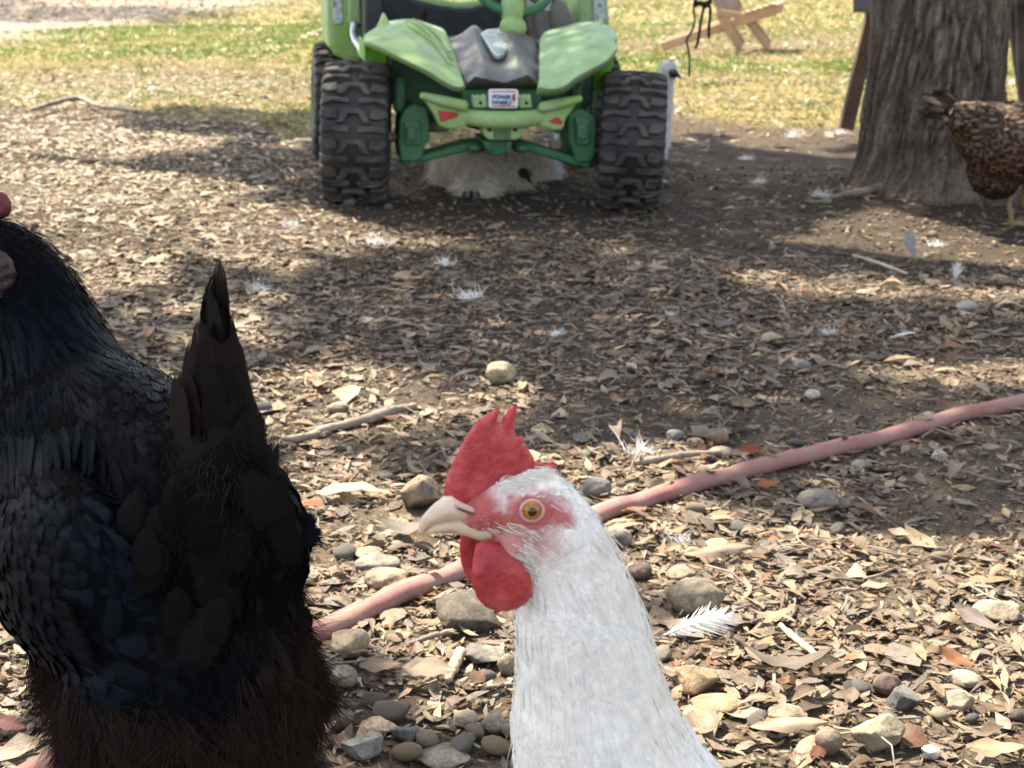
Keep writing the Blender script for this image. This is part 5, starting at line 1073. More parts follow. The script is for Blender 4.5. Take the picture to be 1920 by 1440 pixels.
# comb, its flopped rear lobe, wattles
comb = [(832, 926), (836, 905), (846, 882), (860, 850), (874, 824), (889, 800), (905, 785), (922, 772), (937, 763), (936, 776), (933, 790), (938, 798), (946, 780), (956, 765), (968, 755), (970, 768), (967, 786), (966, 806), (971, 824), (980, 820), (986, 826), (985, 836), (998, 850), (1008, 866), (1013, 884), (1008, 900), (985, 905), (955, 905), (930, 920), (912, 938), (885, 950), (855, 948), (838, 940)]
fixn(mk('comb', *inflate(comb, .0062, 46, head3, lambda q: np.tile(LAT, (len(q), 1)), 6, warp=lambda q: -.0022 * np.sin((q[:, 1] - 760) / 60) - .004 * sstep(960, 1015, q[:, 0])), m_comb, hen))
lob = [(1000, 884), (1020, 880), (1036, 884), (1050, 880), (1058, 884), (1054, 894), (1044, 900), (1036, 915), (1010, 915)]
fixn(mk('comb_lobe', *inflate(lob, .004, 10, lambda q: head3(q) - LAT * .011, lambda q: np.tile(LAT, (len(q), 1)), 5), m_comb, hen))
wat = [(884, 1004), (905, 1000), (930, 1004), (952, 1018), (968, 1036), (982, 1054), (989, 1076), (986, 1098), (976, 1114), (960, 1127), (940, 1134), (918, 1132), (900, 1120), (886, 1102), (878, 1078), (876, 1052), (879, 1026)]
nl = unit(LAT + np.array([-.25, 0, .05]))
fixn(mk('wattle', *inflate(wat, .0048, 24, lambda q: head3(q) + LAT * .0085, lambda q: np.tile(nl, (len(q), 1)), 6, warp=lambda q: .0035 * np.sin((q[:, 1] - 1000) / 42.) + .001 * np.sin(q[:, 0] / 17.)), m_comb, hen))
wat2 = [(x - 24 + (y - 1060) * .02, y + 2) for x, y in wat]
fixn(mk('wattle', *inflate(wat2, .0048, 24, lambda q: head3(q + np.array([[18, -8]])) - LAT * .0085 , lambda q: np.tile(nl, (len(q), 1)), 6, warp=lambda q: -.003 * np.sin((q[:, 1] - 1000) / 42.)), m_comb, hen))
ub = [(846, 926), (832, 931), (815, 943), (801, 957), (790, 970), (785, 984), (784, 998), (788, 1004), (796, 994), (811, 984), (835, 977), (859, 974), (880, 975), (905, 980), (925, 988), (940, 996), (940, 984), (925, 968), (905, 955), (880, 945), (862, 936)]
lb = [(794, 1003), (798, 992), (811, 980), (835, 972), (859, 969), (880, 970), (905, 976), (928, 986), (940, 998), (925, 1009), (900, 1014), (870, 1004), (842, 997), (812, 1001)]
bw = lambda q: np.tile(LAT, (len(q), 1))
def beak(name, out, tm, dd):
    q0 = np.array(out, float); V_, F_ = inflate(out, tm, dd, head3, bw, 3.5); px, py, _ = to_px(V_); d = (V_ - head3(np.stack([px, py], 1))) @ LAT; V_ = V_ - LAT[None] * (d * (1 - np.interp(px, [784, 830, 900, 945], [.35, .75, 1.0, 1.25])))[:, None]; return fixn(mk(name, V_, F_, m_beak, hen))
bk = beak('upper_beak', ub, .0128, 30); beak('lower_beak', lb, .0100, 16)
g = Geo(); g.add(*ellipsoid(head3((866, 944))[0] + LAT * .0056, np.array([-.0042, 0, .0014]), LAT * .0016, np.array([.0004, 0, .0016]))); g.build('nostril_flap', m_lid, bk)
g = Geo(); g.add(*ellipsoid(head3((865, 948))[0] + LAT * .0068, np.array([-.0034, 0, .0014]), LAT * .0007, np.array([.0002, 0, .0005]))); g.build('nostril', speckled('dark_skin', (.10, .03, .025), (.14, .05, .04), 100, .6, 0), bk)
# eyes
for sd in (1, -1):
    eye = bpy.data.objects.new('eye', None); link(eye, hen); eye.matrix_basis = Matrix.Identity(4)
    c0 = head3((983, 938))[0]; lat = LAT * sd; out = unit(lat + np.array([-.18, 0, .06])); surf = .0142
    idx = np.argmax(((V - c0) @ lat) - 4 * np.linalg.norm((V - c0) - ((V - c0) @ lat)[:, None] * lat, axis=1)); surf = (V[idx] - c0) @ lat
    c = c0 + lat * (surf - .0022); u1 = unit(np.cross(out, (0, 0, 1))); u2 = np.cross(u1, out)
    g = Geo(); g.add(*ellipsoid(c, u1 * .0052, u2 * .0050, out * .0038, 28, 16)); g.build('eyeball', m_lid, eye)
    g = Geo(); g.add(*ellipsoid(c + out * .0014, u1 * .0043, u2 * .0043, out * .0029, 32, 18)); g.build('iris', m_iris, eye)
    g = Geo(); g.add(*ellipsoid(c + out * .0037, u1 * .0020, u2 * .0020, out * .00085, 24, 12)); g.build('pupil', m_pupil, eye)
    ring = [c + out * (.0022 + .0004 * math.cos(2 * a)) + u1 * .0047 * math.cos(a) + u2 * .0045 * math.sin(a) for a in np.linspace(0, 2 * math.pi, 40)]; g = Geo(); tube(g, ring, .0007, 8, cap=False); g.build('eyelid', m_lid, eye)
g = Geo()
for sd in (1,):
    idx = np.argmax((V - head3((1050, 985))[0]) @ LAT - 4 * np.linalg.norm((V - head3((1050, 985))[0]) - ((V - head3((1050, 985))[0]) @ LAT)[:, None] * LAT, axis=1)); c = V[idx]
    g.add(*ellipsoid(c, np.array([.0030, 0, .0030]), LAT * .0005, np.array([-.0042, 0, .0046]) * .8, 20, 12))
g.build('ear_lobe', speckled('white_skin', (.82, .78, .74), (.90, .87, .83), 300, .6, .3, .0006, 400), hen)
# plumage
fl = flow_field(path)
zt = head3((1000, 1035))[0][2]; wtree = BVHTree.FromPolygons([tuple(q) for q in V], [tuple(int(j) for j in q) for q in F])
def white_feathers(n):
    P, N = sample(V, F, n); g_ = sstep(zt + .035, zt - .05, P[:, 2]); ok = skin_amount(P) < .35; g2 = sstep(.29, .2, P[:, 2]); P, N, g_, g2 = P[ok], N[ok], g_[ok], g2[ok]
    k = thin(P, .0015 + .0010 * g_ + .0016 * g2); P, N, g_, g2 = P[k], N[k], g_[k], g2[k]; D = fl(P) + rng.normal(size=P.shape) * .10; n = len(P)
    L = rng.uniform(.75, 1.25, n) * (.009 + .013 * g_ + .010 * g2); W = rng.uniform(.8, 1.2, n) * (.0030 + .0022 * g_ + .004 * g2); cream = np.clip(fbm(P[:, 0] * 48, P[:, 2] * 11, 9) * 1.5 - .45 + rng.normal(0, .06, n), 0, 1)[:, None]
    col = (np.array([.92, .895, .84]) * (1 - cream) + np.array([.82, .73, .58]) * cream) * rng.uniform(.97, 1.02, (n, 1)); t_, c_ = conform(wtree, P, N, D, L, .05 * rng.uniform(.4, 1.6, n) * .6, .0007)
    V_, F_, uv, q = feathers(P - N * .0006, N, D, L, W, tilt=t_, curl=c_, camber=.08, roll=rng.normal(0, .03, n), wprof=np.array([.3, .75, 1, .92, .66, .36, .04])); return V_, F_, uv, np.repeat(col, q, 0)

parts_ = [white_feathers(70000)]
off = 0; VV, FF, UU, CC = [], [], [], []
for v, f, u, c in parts_: VV.append(v); FF.append(f + off); UU.append(u); CC.append(c); off += len(v)
kind(mk('plumage', np.vstack(VV), np.vstack(FF), m_whitef, hen, col=np.vstack(CC), uv=np.vstack(UU)), 'stuff')
# fine bristles over cheeks, brow and nape
P, N = sample(V, F, 150000); ok = P[:, 2] > zt - .03; P, N = P[ok], N[ok]; px, py, _ = plane_px(P); s_ = skin_amount(P); ed = np.hypot((px - 983) / 30, (py - 940) / 28)
pr = np.where(s_ < .35, .10, np.where(py > 962, .36, np.where(np.abs(py - (905 + (935 - px) * 1.3)) < 17, .3, .05))) * (ed > 1.15) * (px > 890); ok = (py < 1110) & (px < 1140) & (rng.random(len(P)) < pr); P, N = P[ok], N[ok]; D = fl(P); D = unit(D + N * .12 + rng.normal(size=P.shape) * .10)
v, f, q = hairs(P, D, N, rng.uniform(.004, .009, len(P)), .00042, bend=-N * .12, k=4); kind(mk('bristles', v, f, m_whiteh, hen, col=np.repeat(np.array([[.82, .79, .74]]) * rng.uniform(.85, 1.05, (len(P), 1)), q, 0)), 'stuff')
P, N = sample(V, F, 9000); ok = (P[:, 2] < zt + .01) & (P[:, 2] > .2); P, N = P[ok], N[ok]; D = unit(fl(P) + N * .05 + rng.normal(size=P.shape) * .14); v, f, q = hairs(P + N * .0014, D, N, rng.uniform(.008, .02, len(P)), .0004, bend=-N * .06, k=4)
cream = np.clip(fbm(P[:, 0] * 48, P[:, 2] * 11, 9) * 1.5 - .45, 0, 1)[:, None]; kind(mk('wispy_plumage', v, f, m_whiteh, hen, col=np.repeat(np.array([.90, .88, .84]) * (1 - cream) + np.array([.80, .71, .57]) * cream, q, 0)), 'stuff')
for k in range(9):
    a_ = (k - 4) * .16; feather_parts('tail_feather', [np.array([.265, .68 + .006 * (k - 4), .215])], [np.array([0, math.cos(a_), math.sin(a_)])], [np.array([.75, .25 * math.sin(a_), .62 - .05 * abs(k - 4)])], .11, .028, np.array([.78, .77, .74]), m_whitef, hen)
for dy in (-.03, .03): hen_leg(hen, (.15, .655 + dy, .16), (.14, .655 + dy, 0), m_yleg, (-1, 0, 0))

# tuft of small feathers lapping the root of the comb
q = np.stack([rng.uniform(925, 1012, 420), np.zeros(420)], 1); q[:, 1] = 912 - (q[:, 0] - 925) * .36 + rng.normal(0, 6, 420); P = head3(q) + LAT * rng.uniform(.003, .0075, (420, 1)); D = unit(np.array([.8, 0, .40]) + LAT * .1 + rng.normal(size=P.shape) * .16)
v, f, k = hairs(P, D, D, rng.uniform(.004, .0075, 420), .0005, bend=np.array([[.35, 0, -.55]] * 420), k=5); kind(mk('brow_tuft', v, f, m_whiteh, hen, col=np.repeat(np.array([[.90, .86, .78]]) * rng.uniform(.85, 1.05, (420, 1)), k, 0)), 'stuff')

# ---- the black hen
bh = thing('hen', 'black hen seen from behind with upright tail and brown black fluff', 'hen', (-.222, .87, 0)); BC = np.array([-.222, .87, .215]); BF = np.array([-.6, .8, 0]); BS = np.array([-.8, -.6, 0]); UP = np.array([0, 0, 1.])
def bl(t, s, z): return np.array([BC[0], BC[1], 0]) + BF * t + BS * s + UP * z
g = Geo(); stn = [(-.125, .225, .02, .03), (-.112, .215, .046, .075), (-.085, .208, .062, .098), (-.04, .208, .070, .108), (.01, .212, .074, .108), (.06, .22, .070, .10), (.10, .235, .062, .085), (.13, .25, .04, .06)]
g.add(*loft([bl(t, 0, z + .013) for t, z, a_, b_ in stn], [s[2] for s in stn], [s[3] - .012 for s in stn], 28, side=BS))
nk = [at_y(175, 900, .90), at_y(130, 800, .93), at_y(95, 710, .955), at_y(62, 610, .97), at_y(25, 525, .98), at_y(-15, 482, .985), at_y(-60, 488, .99)]; g.add(*loft(smooth_path(nk, 24), np.interp(np.linspace(0, 1, 24), np.linspace(0, 1, 7), [.062, .058, .048, .041, .034, .026, .016]), np.interp(np.linspace(0, 1, 24), np.linspace(0, 1, 7), [.062, .055, .046, .039, .032, .026, .018]), 20))
wc = BC + BS * .054 + UP * .036 + BF * .01; WA = unit(-BF + UP * .22); WU = unit(UP - WA * (UP @ WA))
g.add(*ellipsoid(wc, WA * .105, WU * .062, BS * .032)); g.add(*ellipsoid(wc - BS * .108, WA * .105, WU * .062, BS * .032)); g.add(*loft(smooth_path([bl(-.05, 0, .27), at_y(425, 930, .80), at_y(415, 820, .805)], 10), np.linspace(.056, .012, 10), np.linspace(.036, .012, 10), 16))
g.add(*loft(smooth_path([at_y(95, 740, .955), at_y(190, 800, .92), at_y(300, 850, .865), at_y(400, 890, .82)], 14), np.linspace(.052, .040, 14), np.linspace(.046, .036, 14), 18))
for s in (.034, -.030): g.add(*ellipsoid(bl(-.055, s, .178), BF * .06, BS * .045, UP * .056))
BV, BFc = remesh(g, .0038, 8); m_bskin = speckled('black_down', (.0035, .003, .003), (.006, .005, .0045), 90, .9, .5, .002, spec=.02); mk('body', BV, BFc, m_bskin, bh)
m_blackf = feather_mat('black_plumage', .42, .025, .5, .15, .0, 0, 70, (.62, .82, 1.0), .62)[0]; m_brownf = feather_mat('brown_black_plumage', .6, .03, .5, .15, .0, 0, 80, None, .68)[0]
m_tailf = feather_mat('tail_plumage', .55, .04, .5, .3, .0, 0, 90, None, .46)[0]
m_fluff = attr_mat('dark_fluff', rough=.85, spec=.03, trans=.05, jitter=.2, jscale=60, bs=0)
bspine = np.vstack([smooth_path(nk[::-1], 20), [bl(.03, 0, .25), bl(-.03, 0, .24), bl(-.09, 0, .215), bl(-.15, 0, .18)]]); bfl = flow_field(bspine)
btree = BVHTree.FromPolygons([tuple(q) for q in BV], [tuple(int(j) for j in q) for q in BFc]); HACK = np.array([.35, .8, 1, .9, .62, .34, .04])
P, N = sample(BV, BFc, 80000); t_ = (P - BC) @ BF; s_ = (P - BC) @ BS; ppx, ppy, _ = to_px(P)
neck = np.min(np.linalg.norm(P[:, None] - np.array(smooth_path(nk[:], 14))[None], axis=-1), 1) < .07
neck &= P[:, 2] > .30
wing = (~neck) & (np.abs((P - wc) @ WA) < .108) & (s_ > .04) & (((P - wc) @ WU) > -.058) & (((P - wc) @ WU) < .045); wing |= (~neck) & (s_ < -.04) & (np.abs((P - wc + BS * .108) @ WA) < .108) & (((P - wc) @ WU) > -.058)
fluffy = (~neck) & (~wing) & (P[:, 2] < np.where((t_ < -.03) & (ppx > 440), .245, .205)); back = ~(neck | wing | fluffy)
def bcol(P, base, tint, n): return np.clip(np.array(base) * (1 - tint[:, None]) + np.array([.022, .014, .010]) * tint[:, None], 0, 1) * rng.uniform(.6, 1.5, (n, 1))
batches = []
def bb(mask, dmin, L, W, tilt, base, tint, wp=WPROF, camber=.25):
    q = np.where(mask)[0]; q = q[thin(P[q], dmin)]; p, n = P[q], N[q]; D = bfl(p); D = D + rng.normal(size=p.shape) * .12 - UP * .12; m = len(p); Lm = rng.uniform(.8, 1.25, m) * L * (.45 + .55 * sstep(.44, .38, p[:, 2])); tl_, cu_ = conform(btree, p, n, D, Lm, tilt * rng.uniform(.3, 1.5, m), .0016)
    V_, F_, uv, k = feathers(p - n * .001, n, D, Lm, rng.uniform(.8, 1.2, m) * W, tilt=tl_, curl=cu_, wprof=wp, camber=camber, roll=rng.normal(0, .12, m)); return V_, F_, uv, np.repeat(bcol(p, base, np.full(m, tint), m), k, 0)
batches = [bb(neck, .0029, .038, .0066, .05, (.0026, .0036, .0060), .0, HACK), bb(back & ~((ppx > 320) & (ppy < 960)), .0040, .034, .0125, .06, (.0026, .0034, .0054), .06)]
off = 0; VV, FF, UU, CC = [], [], [], []
for v, f, u, c in batches: VV.append(v); FF.append(f + off); UU.append(u); CC.append(c); off += len(v)
kind(mk('plumage', np.vstack(VV), np.vstack(FF), m_blackf, bh, col=np.vstack(CC), uv=np.vstack(UU)), 'stuff')
# wing coverts: each feather its own part
q = np.where(wing & (s_ > 0))[0]; q = q[thin(P[q], .0082)]; order = np.argsort((P[q] - wc) @ WA * 1 - (P[q] - wc) @ WU * .6); q = q[order]
wl_ = (P[q] - wc) @ WA; m = len(q); cvD = np.tile(WA, (m, 1)) + rng.normal(size=(m, 3)) * .12 - UP * .15; cvL = (.024 + .010 * sstep(-.05, .08, wl_)) * rng.uniform(.85, 1.2, m); cvt, cvc = conform(btree, P[q], N[q], cvD, cvL, .06 * rng.uniform(.4, 1.5, m), .002); print('coverts', m)
feather_parts('covert', P[q], N[q], cvD, cvL, .0155 * rng.uniform(.8, 1.2, m), np.array([.0045, .0056, .0085]) * rng.uniform(.6, 1.8, (m, 1)), m_blackf, bh, tilt=cvt, curl=cvc, camber=.22)
# long wing feathers along the lower edge
for k in range(7):
    u_ = -.045 + .009 * k; p = wc + WA * (-.01 + .005 * k) + WU * (-.052 + .006 * k) + BS * (.016 + .0018 * k); feather_parts('wing_feather', [p], [unit(BS * .9 - WU * .25 + UP * .1)], [unit(WA + UP * (-.06 + .012 * k) + BS * .05)], .098 - .004 * k, .019, np.array([.0045, .0050, .0070]) * rng.uniform(.7, 1.4), m_blackf, bh, tilt=.03, curl=.16, camber=.22)
q = np.where(wing & (s_ < 0))[0]; q = q[thin(P[q], .012)]; m = len(q); v, f, uv, k = feathers(P[q], N[q], np.tile(WA, (m, 1)), .028, .016, tilt=.03, curl=.16); kind(mk('far_wing_plumage', v, f, m_blackf, bh, col=np.tile([[.006, .0065, .009]], (len(v), 1)), uv=uv), 'stuff')
# tail: a steep tent of long feathers
def tf(root, tip, Y0, Y1, W, face, nm='tail_feather', curl=.12, base=(.0085, .0060, .0048)):
    A = at_y(*root, Y0); B_ = at_y(*tip, Y1); d = B_ - A; L = np.linalg.norm(d); feather_parts(nm, [A], [unit(np.array(face, float))], [d / L], L * 1.05, W, np.array(base) * rng.uniform(.75, 1.35), m_tailf if nm == 'tail_feather' else m_brownf, bh, tilt=.0, curl=curl, camber=.18, wprof=np.array([.3, .55, .85, 1, .85, .5, .06]))
lf, rf = (-.75, -.7, .1), (.75, -.62, .1); ce = (0, -1, .1)
for a_ in (((405, 900), (392, 503), .825, .845, .026, lf), ((418, 900), (398, 532), .825, .85, .026, rf), ((395, 900), (381, 560), .815, .835, .028, lf), ((425, 900), (412, 590), .815, .84, .027, rf), ((380, 900), (368, 610), .806, .826, .029, lf), ((432, 900), (426, 640), .806, .83, .028, rf),
           ((366, 905), (352, 650), .80, .818, .030, lf), ((440, 905), (440, 690), .80, .82, .028, rf), ((355, 910), (336, 700), .795, .812, .028, lf), ((450, 910), (456, 735), .795, .812, .027, rf), ((345, 915), (322, 715), .79, .808, .022, lf), ((462, 915), (474, 770), .79, .806, .026, rf),
           ((412, 905), (396, 640), .80, .815, .024, ce), ((420, 910), (420, 700), .795, .808, .026, (.3, -1, .1)), ((392, 910), (385, 690), .795, .806, .026, (-.4, -1, .1))): tf(*a_)
# broad rounded coverts overlapping the tail base and rump
for (px, py, wpx, hpx, Y, dx) in ((372, 905, 112, 118, .770, .1), (328, 905, 66, 130, .782, -.25), (430, 925, 80, 140, .772, .2), (470, 905, 64, 150, .778, .3), (500, 930, 60, 150, .782, .4), (522, 985, 56, 150, .786, .5), (536, 1040, 50, 150, .79, .5), (345, 930, 80, 110, .774, -.1), (405, 900, 80, 150, .776, .1), (450, 960, 80, 130, .77, .2), (395, 960, 110, 120, .766, 0), (350, 985, 90, 110, .77, -.2)):
    tf((px - dx * 30, py + hpx * .35), (px + dx * 20, py - hpx * .75), Y + .004, Y + .010, wpx * .00029, (-.2 + dx, -1, .25), 'tail_covert', .25, (.008, .007, .0062))
for (px, py, wpx, L, dx) in ((330, 930, 90, .034, -.3), (455, 930, 100, .036, .3), (390, 955, 140, .038, .05), (300, 985, 85, .032, -.3), (455, 1005, 96, .036, .25), (370, 1030, 110, .036, -.05), (510, 980, 80, .04, .4), (310, 1060, 90, .034, -.2), (440, 1080, 110, .036, .2), (375, 1110, 100, .036, 0), (335, 1140, 80, .032, -.1), (420, 1160, 96, .034, .1), (505, 930, 60, .04, .35), (260, 960, 70, .03, -.4), (275, 1030, 70, .03, -.3), (385, 1190, 90, .032, 0)):
    o = np.array(ray(px, py)).astype(float); o = o / o[1]; org = np.array([0, 0, CAMH]); tt = (BV - org); tt_y = tt[:, 1]; dd = np.linalg.norm(tt - o[None] * tt_y[:, None], axis=1); near = np.where(dd < .012)[0]
    if not len(near): near = np.argsort(dd)[:6]
    p = BV[near[np.argmin(tt_y[near])]]; p = org + o * (p[1] - .006)
    nrm = unit(np.array([dx * .9, -1, .30])); feather_parts('rump_feather', [p + UP * .012], [nrm], [unit(np.array([dx * .5 + rng.normal(0, .35), -.12, -1]))], L * 1.0, wpx * .00030 * rng.uniform(.8, 1.1), np.array([.0050, .0046, .0046]) * rng.uniform(.6, 1.5), m_brownf, bh, tilt=.22, curl=.5, camber=.28)
# fluff: loose hair-like plumes on thighs and rear, with softer feathers among them
q = np.where(fluffy)[0][:32000]; p, n = P[q], N[q]; cl_ = np.stack([fbm(p[:, 0] * 70, p[:, 2] * 70, 201, 2), fbm(p[:, 0] * 70, p[:, 2] * 70, 202, 2), fbm(p[:, 0] * 70, p[:, 2] * 70, 203, 2)], 1) - .5; D = unit(bfl(p) * .55 - UP * .35 + n * .16 + cl_ * 2.6 + rng.normal(size=p.shape) * .25); L = rng.uniform(.009, .022, len(p)); v, f, k = hairs(p, D, n, L, rng.uniform(.00028, .0006, len(p)), bend=-UP * .5 + cl_ * 1.2 + rng.normal(size=p.shape) * .3, k=4)
col = (np.array([.014, .009, .0075]) + np.array([.022, .011, .008]) * rng.random((len(p), 1)) ** 2) * rng.uniform(.7, 1.5, (len(p), 1)); kind(mk('fluff', v, f, m_fluff, bh, col=np.repeat(col, k, 0)), 'stuff')
q = np.where(fluffy)[0]; q = q[thin(P[q], .013)]; m = len(q); v, f, uv, k = feathers(P[q], N[q], bfl(P[q]) * .5 - UP * .8 + rng.normal(size=(m, 3)) * .2, rng.uniform(.03, .045, m), rng.uniform(.012, .018, m), tilt=.2, curl=.45, camber=.3); kind(mk('thigh_plumage', v, f, m_brownf, bh, col=np.repeat(np.array([[.011, .008, .0065]]) * rng.uniform(.6, 1.5, (m, 1)), k, 0), uv=uv), 'stuff')
# stray wisps along neck and back
q = rng.choice(np.where(neck | back)[0], 5000); p, n = P[q], N[q]; v, f, k = hairs(p + n * .002, unit(bfl(p) + n * .15 + rng.normal(size=p.shape) * .2), n, rng.uniform(.008, .02, len(p)), .0004, bend=-n * .1); kind(mk('wispy_plumage', v, f, m_fluff, bh, col=np.repeat(np.array([[.004, .004, .005]]) * rng.uniform(.5, 2.2, (len(p), 1)), k, 0)), 'stuff')
q = np.where((ppx > 300) & (ppx < 570) & (ppy > 820) & (ppy < 1200) & (N[:, 1] < .1))[0][:5000]; p, n = P[q] + np.array([0, -.010, 0]), N[q]; v, f, k = hairs(p, unit(bfl(p) * .3 - UP * .8 + n * .2 + rng.normal(size=p.shape) * .35), n, rng.uniform(.008, .02, len(p)), .0004, bend=rng.normal(size=p.shape) * .25); kind(mk('rump_fluff', v, f, m_fluff, bh, col=np.repeat(np.array([[.006, .005, .0045]]) * rng.uniform(.5, 2., (len(p), 1)), k, 0)), 'stuff')
# head: comb, cheek skin, beak, eye
hd_ = at_y(-30, 482, .985)
BL = np.array([.25, -.97, 0]); h3 = lambda q: np.stack([at_y(a_[0], a_[1], .985) for a_ in q])
cmb = [(-95, 460), (-90, 420), (-78, 385), (-66, 378), (-58, 400), (-50, 372), (-36, 352), (-28, 382), (-14, 358), (4, 350 + 10), (13, 366), (21, 378), (22, 396), (16, 405), (4, 410), (-20, 420), (-50, 455)]
fixn(mk('comb', *inflate(cmb, .008, 16, h3, lambda q: np.tile(BL, (len(q), 1)), 6), m_combdark, bh))
ck = [(-40, 440), (-10, 442), (14, 450), (30, 466), (38, 492), (32, 516), (18, 538), (0, 556), (-30, 566), (-50, 540), (-56, 490)]
m_cheek = flesh('dark_cheek', (.014, .006, .0055), (.028, .012, .011), (.05, .028, .025), 90)
fixn(mk('cheek', *inflate(ck, .012, 26, lambda q: h3(q) + BL * .040, lambda q: np.tile(BL, (len(q), 1)), 6, warp=lambda q: .0008 * np.sin(q[:, 1] / 3.4 + q[:, 0] / 9)), m_cheek, bh))
wt = [(-60, 540), (-30, 548), (-8, 566), (-12, 600), (-40, 622), (-64, 600)]; fixn(mk('wattle', *inflate(wt, .006, 14, lambda q: h3(q) + BL * .02, lambda q: np.tile(BL, (len(q), 1)), 6), m_combdark, bh))
g = Geo(); tube(g, [at_y(-70, 495, .975), at_y(-110, 505, .965), at_y(-140, 522, .955)], [.010, .0075, .0015], 12, 12); g.build('beak', speckled('dark_horn', (.05, .045, .04), (.1, .09, .08), 80, .45, 0), bh)
g = Geo(); g.add(*ellipsoid(h3([(-42, 486)])[0] + BL * .031, (.0045, 0, 0), BL * .003, (0, 0, .0045))); g.build('eye', m_iris, bh)
for s in (-.035, .04): hen_leg(bh, bl(-.01, s, .13), bl(-.02, s, 0), m_dleg, tuple(BF))

# ---- fluffy and laced birds farther back
m_silk = attr_mat('silkie_fluff', rough=.85, spec=.1, trans=.2, jitter=.12, jscale=30, bs=0); m_dface = speckled('dark_face_skin', (.008, .008, .012), (.02, .02, .026), 60, .6, .3)
def fluffy_skin(g, parent, vox, n, L, wd, col, jit, drop=.5, seed=1, fs=.4):
    r3 = np.random.default_rng(seed); V_, F_ = remesh(g, vox, 5); mk('body', V_, F_, m_silk, parent, col=np.tile(np.array(col) * .8, (len(V_), 1))); P_, N_ = sample(V_, F_, n, r3); D = unit(N_ * fs + np.array([0, 0, -drop]) + r3.normal(size=P_.shape) * .35)
    v, f, k = hairs(P_, D, N_, r3.uniform(.4, 1.1, n) * L, wd, bend=r3.normal(size=P_.shape) * .25 - np.array([0, 0, .3]), k=4); v[:, 2] = np.maximum(v[:, 2], gz(v[:, 0], v[:, 1]) + .001); kind(mk('fluff', v, f, m_silk, parent, col=np.repeat(np.array(col) * r3.uniform(1 - jit, 1.15, (n, 1)), k, 0)), 'stuff'); return V_, F_
# lying under the toy
sk1 = thing('silkie_hen', 'pale fluffy hen lying under the toy car with dark face turned aside', 'hen', at_g(890, 362)); g = Geo(); Ys = 4.0
def sp_(px, py, Y=Ys): return at_y(px, py, Y)
g.add(*loft(smooth_path([sp_(822, 324), sp_(856, 316), sp_(900, 314, 3.96), sp_(950, 318, 3.95), sp_(985, 318, 3.93)], 14), np.interp(np.linspace(0, 1, 14), [0, .25, .6, .85, 1], [.03, .062, .06, .04, .028]), np.interp(np.linspace(0, 1, 14), [0, .25, .6, .85, 1], [.03, .058, .056, .042, .03]), 18))
g.add(*ellipsoid(sp_(872, 350, 3.88), (.02, 0, 0), (0, .05, 0), (0, 0, .022))); g.add(*ellipsoid(sp_(914, 352, 3.87), (.022, 0, 0), (0, .05, 0), (0, 0, .024))); g.add(*ellipsoid(sp_(1000, 304, 3.95), (.028, 0, 0), (0, .03, 0), (0, 0, .024)))
fluffy_skin(g, sk1, .008, 5200, .034, .0030, (.74, .66, .55), .25, .35, 3)
g = Geo(); g.add(*ellipsoid(sp_(984, 325, 3.90), (.017, 0, -.006), (0, .03, 0), (.004, 0, .012))); g.build('face', m_dface, sk1); g = Geo(); tube(g, [sp_(990, 334, 3.87), sp_(996, 344, 3.855)], [.007, .0015], 8); g.build('beak', m_dface, sk1)
for x0 in (872, 884, 895): 
    g = Geo(); tube(g, [sp_(x0, 358, 3.85), sp_(x0 + (x0 - 884) * .3, 371, 3.81)], [.006, .003], 8); g.build('toe', m_dface, sk1)
sk2 = thing('silkie_hen', 'second whitish fluffy hen tucked behind the dark faced one under the toy car', 'hen', at_g(1010, 348)); g = Geo()
g.add(*loft(smooth_path([sp_(970, 318, 4.25), sp_(1000, 308, 4.22), sp_(1016, 318, 4.18), sp_(1030, 335, 4.16)], 12), .05, np.interp(np.linspace(0, 1, 12), [0, .6, 1], [.05, .045, .02]), 16)); g.add(*loft(np.array([sp_(1020, 340, 4.14), sp_(1034, 334, 4.12), sp_(1046, 322, 4.12)]), np.array([.014, .011, .005]), np.array([.012, .009, .005]), 10))
fluffy_skin(g, sk2, .008, 2600, .026, .003, (.74, .74, .73), .2, .3, 4)
# standing behind the right front tyre
sk3 = thing('silkie_hen', 'white fluffy hen with dark face peering past the right front tyre', 'hen', at_g(1205, 290)); g = Geo(); Y3 = 4.72
g.add(*loft(smooth_path([sp_(1110, 225, Y3), sp_(1160, 235, Y3), sp_(1205, 232, Y3), sp_(1228, 205, Y3), sp_(1240, 172, Y3), sp_(1246, 145, Y3), sp_(1254, 131, Y3)], 24), np.interp(np.linspace(0, 1, 24), np.linspace(0, 1, 7), [.05, .09, .085, .055, .034, .026, .024]), np.interp(np.linspace(0, 1, 24), np.linspace(0, 1, 7), [.05, .085, .085, .05, .03, .024, .024]), 18)); g.add(*ellipsoid(sp_(1253, 127, Y3), (.027, 0, 0), (0, .026, 0), (0, 0, .024)))
g.add(*ellipsoid(sp_(1238, 262, Y3), (.028, 0, 0), (0, .04, 0), (0, 0, .05)))
fluffy_skin(g, sk3, .007, 3600, .017, .0032, (.80, .80, .80), .15, .5, 5, .2)
g = Geo(); g.add(*ellipsoid(sp_(1263, 138, Y3 - .022), (.015, 0, -.004), (0, .022, 0), (.003, 0, .013))); g.build('face', m_dface, sk3); g = Geo(); tube(g, [sp_(1270, 140, Y3 - .02), sp_(1280, 148, Y3 - .025)], [.006, .001], 8); g.build('beak', m_dface, sk3)
for x0 in (1200, 1222): hen_leg(sk3, sp_(x0, 270, Y3), np.array([sp_(x0, 290, Y3)[0], Y3, 0]), m_dleg, (1, 0, 0))
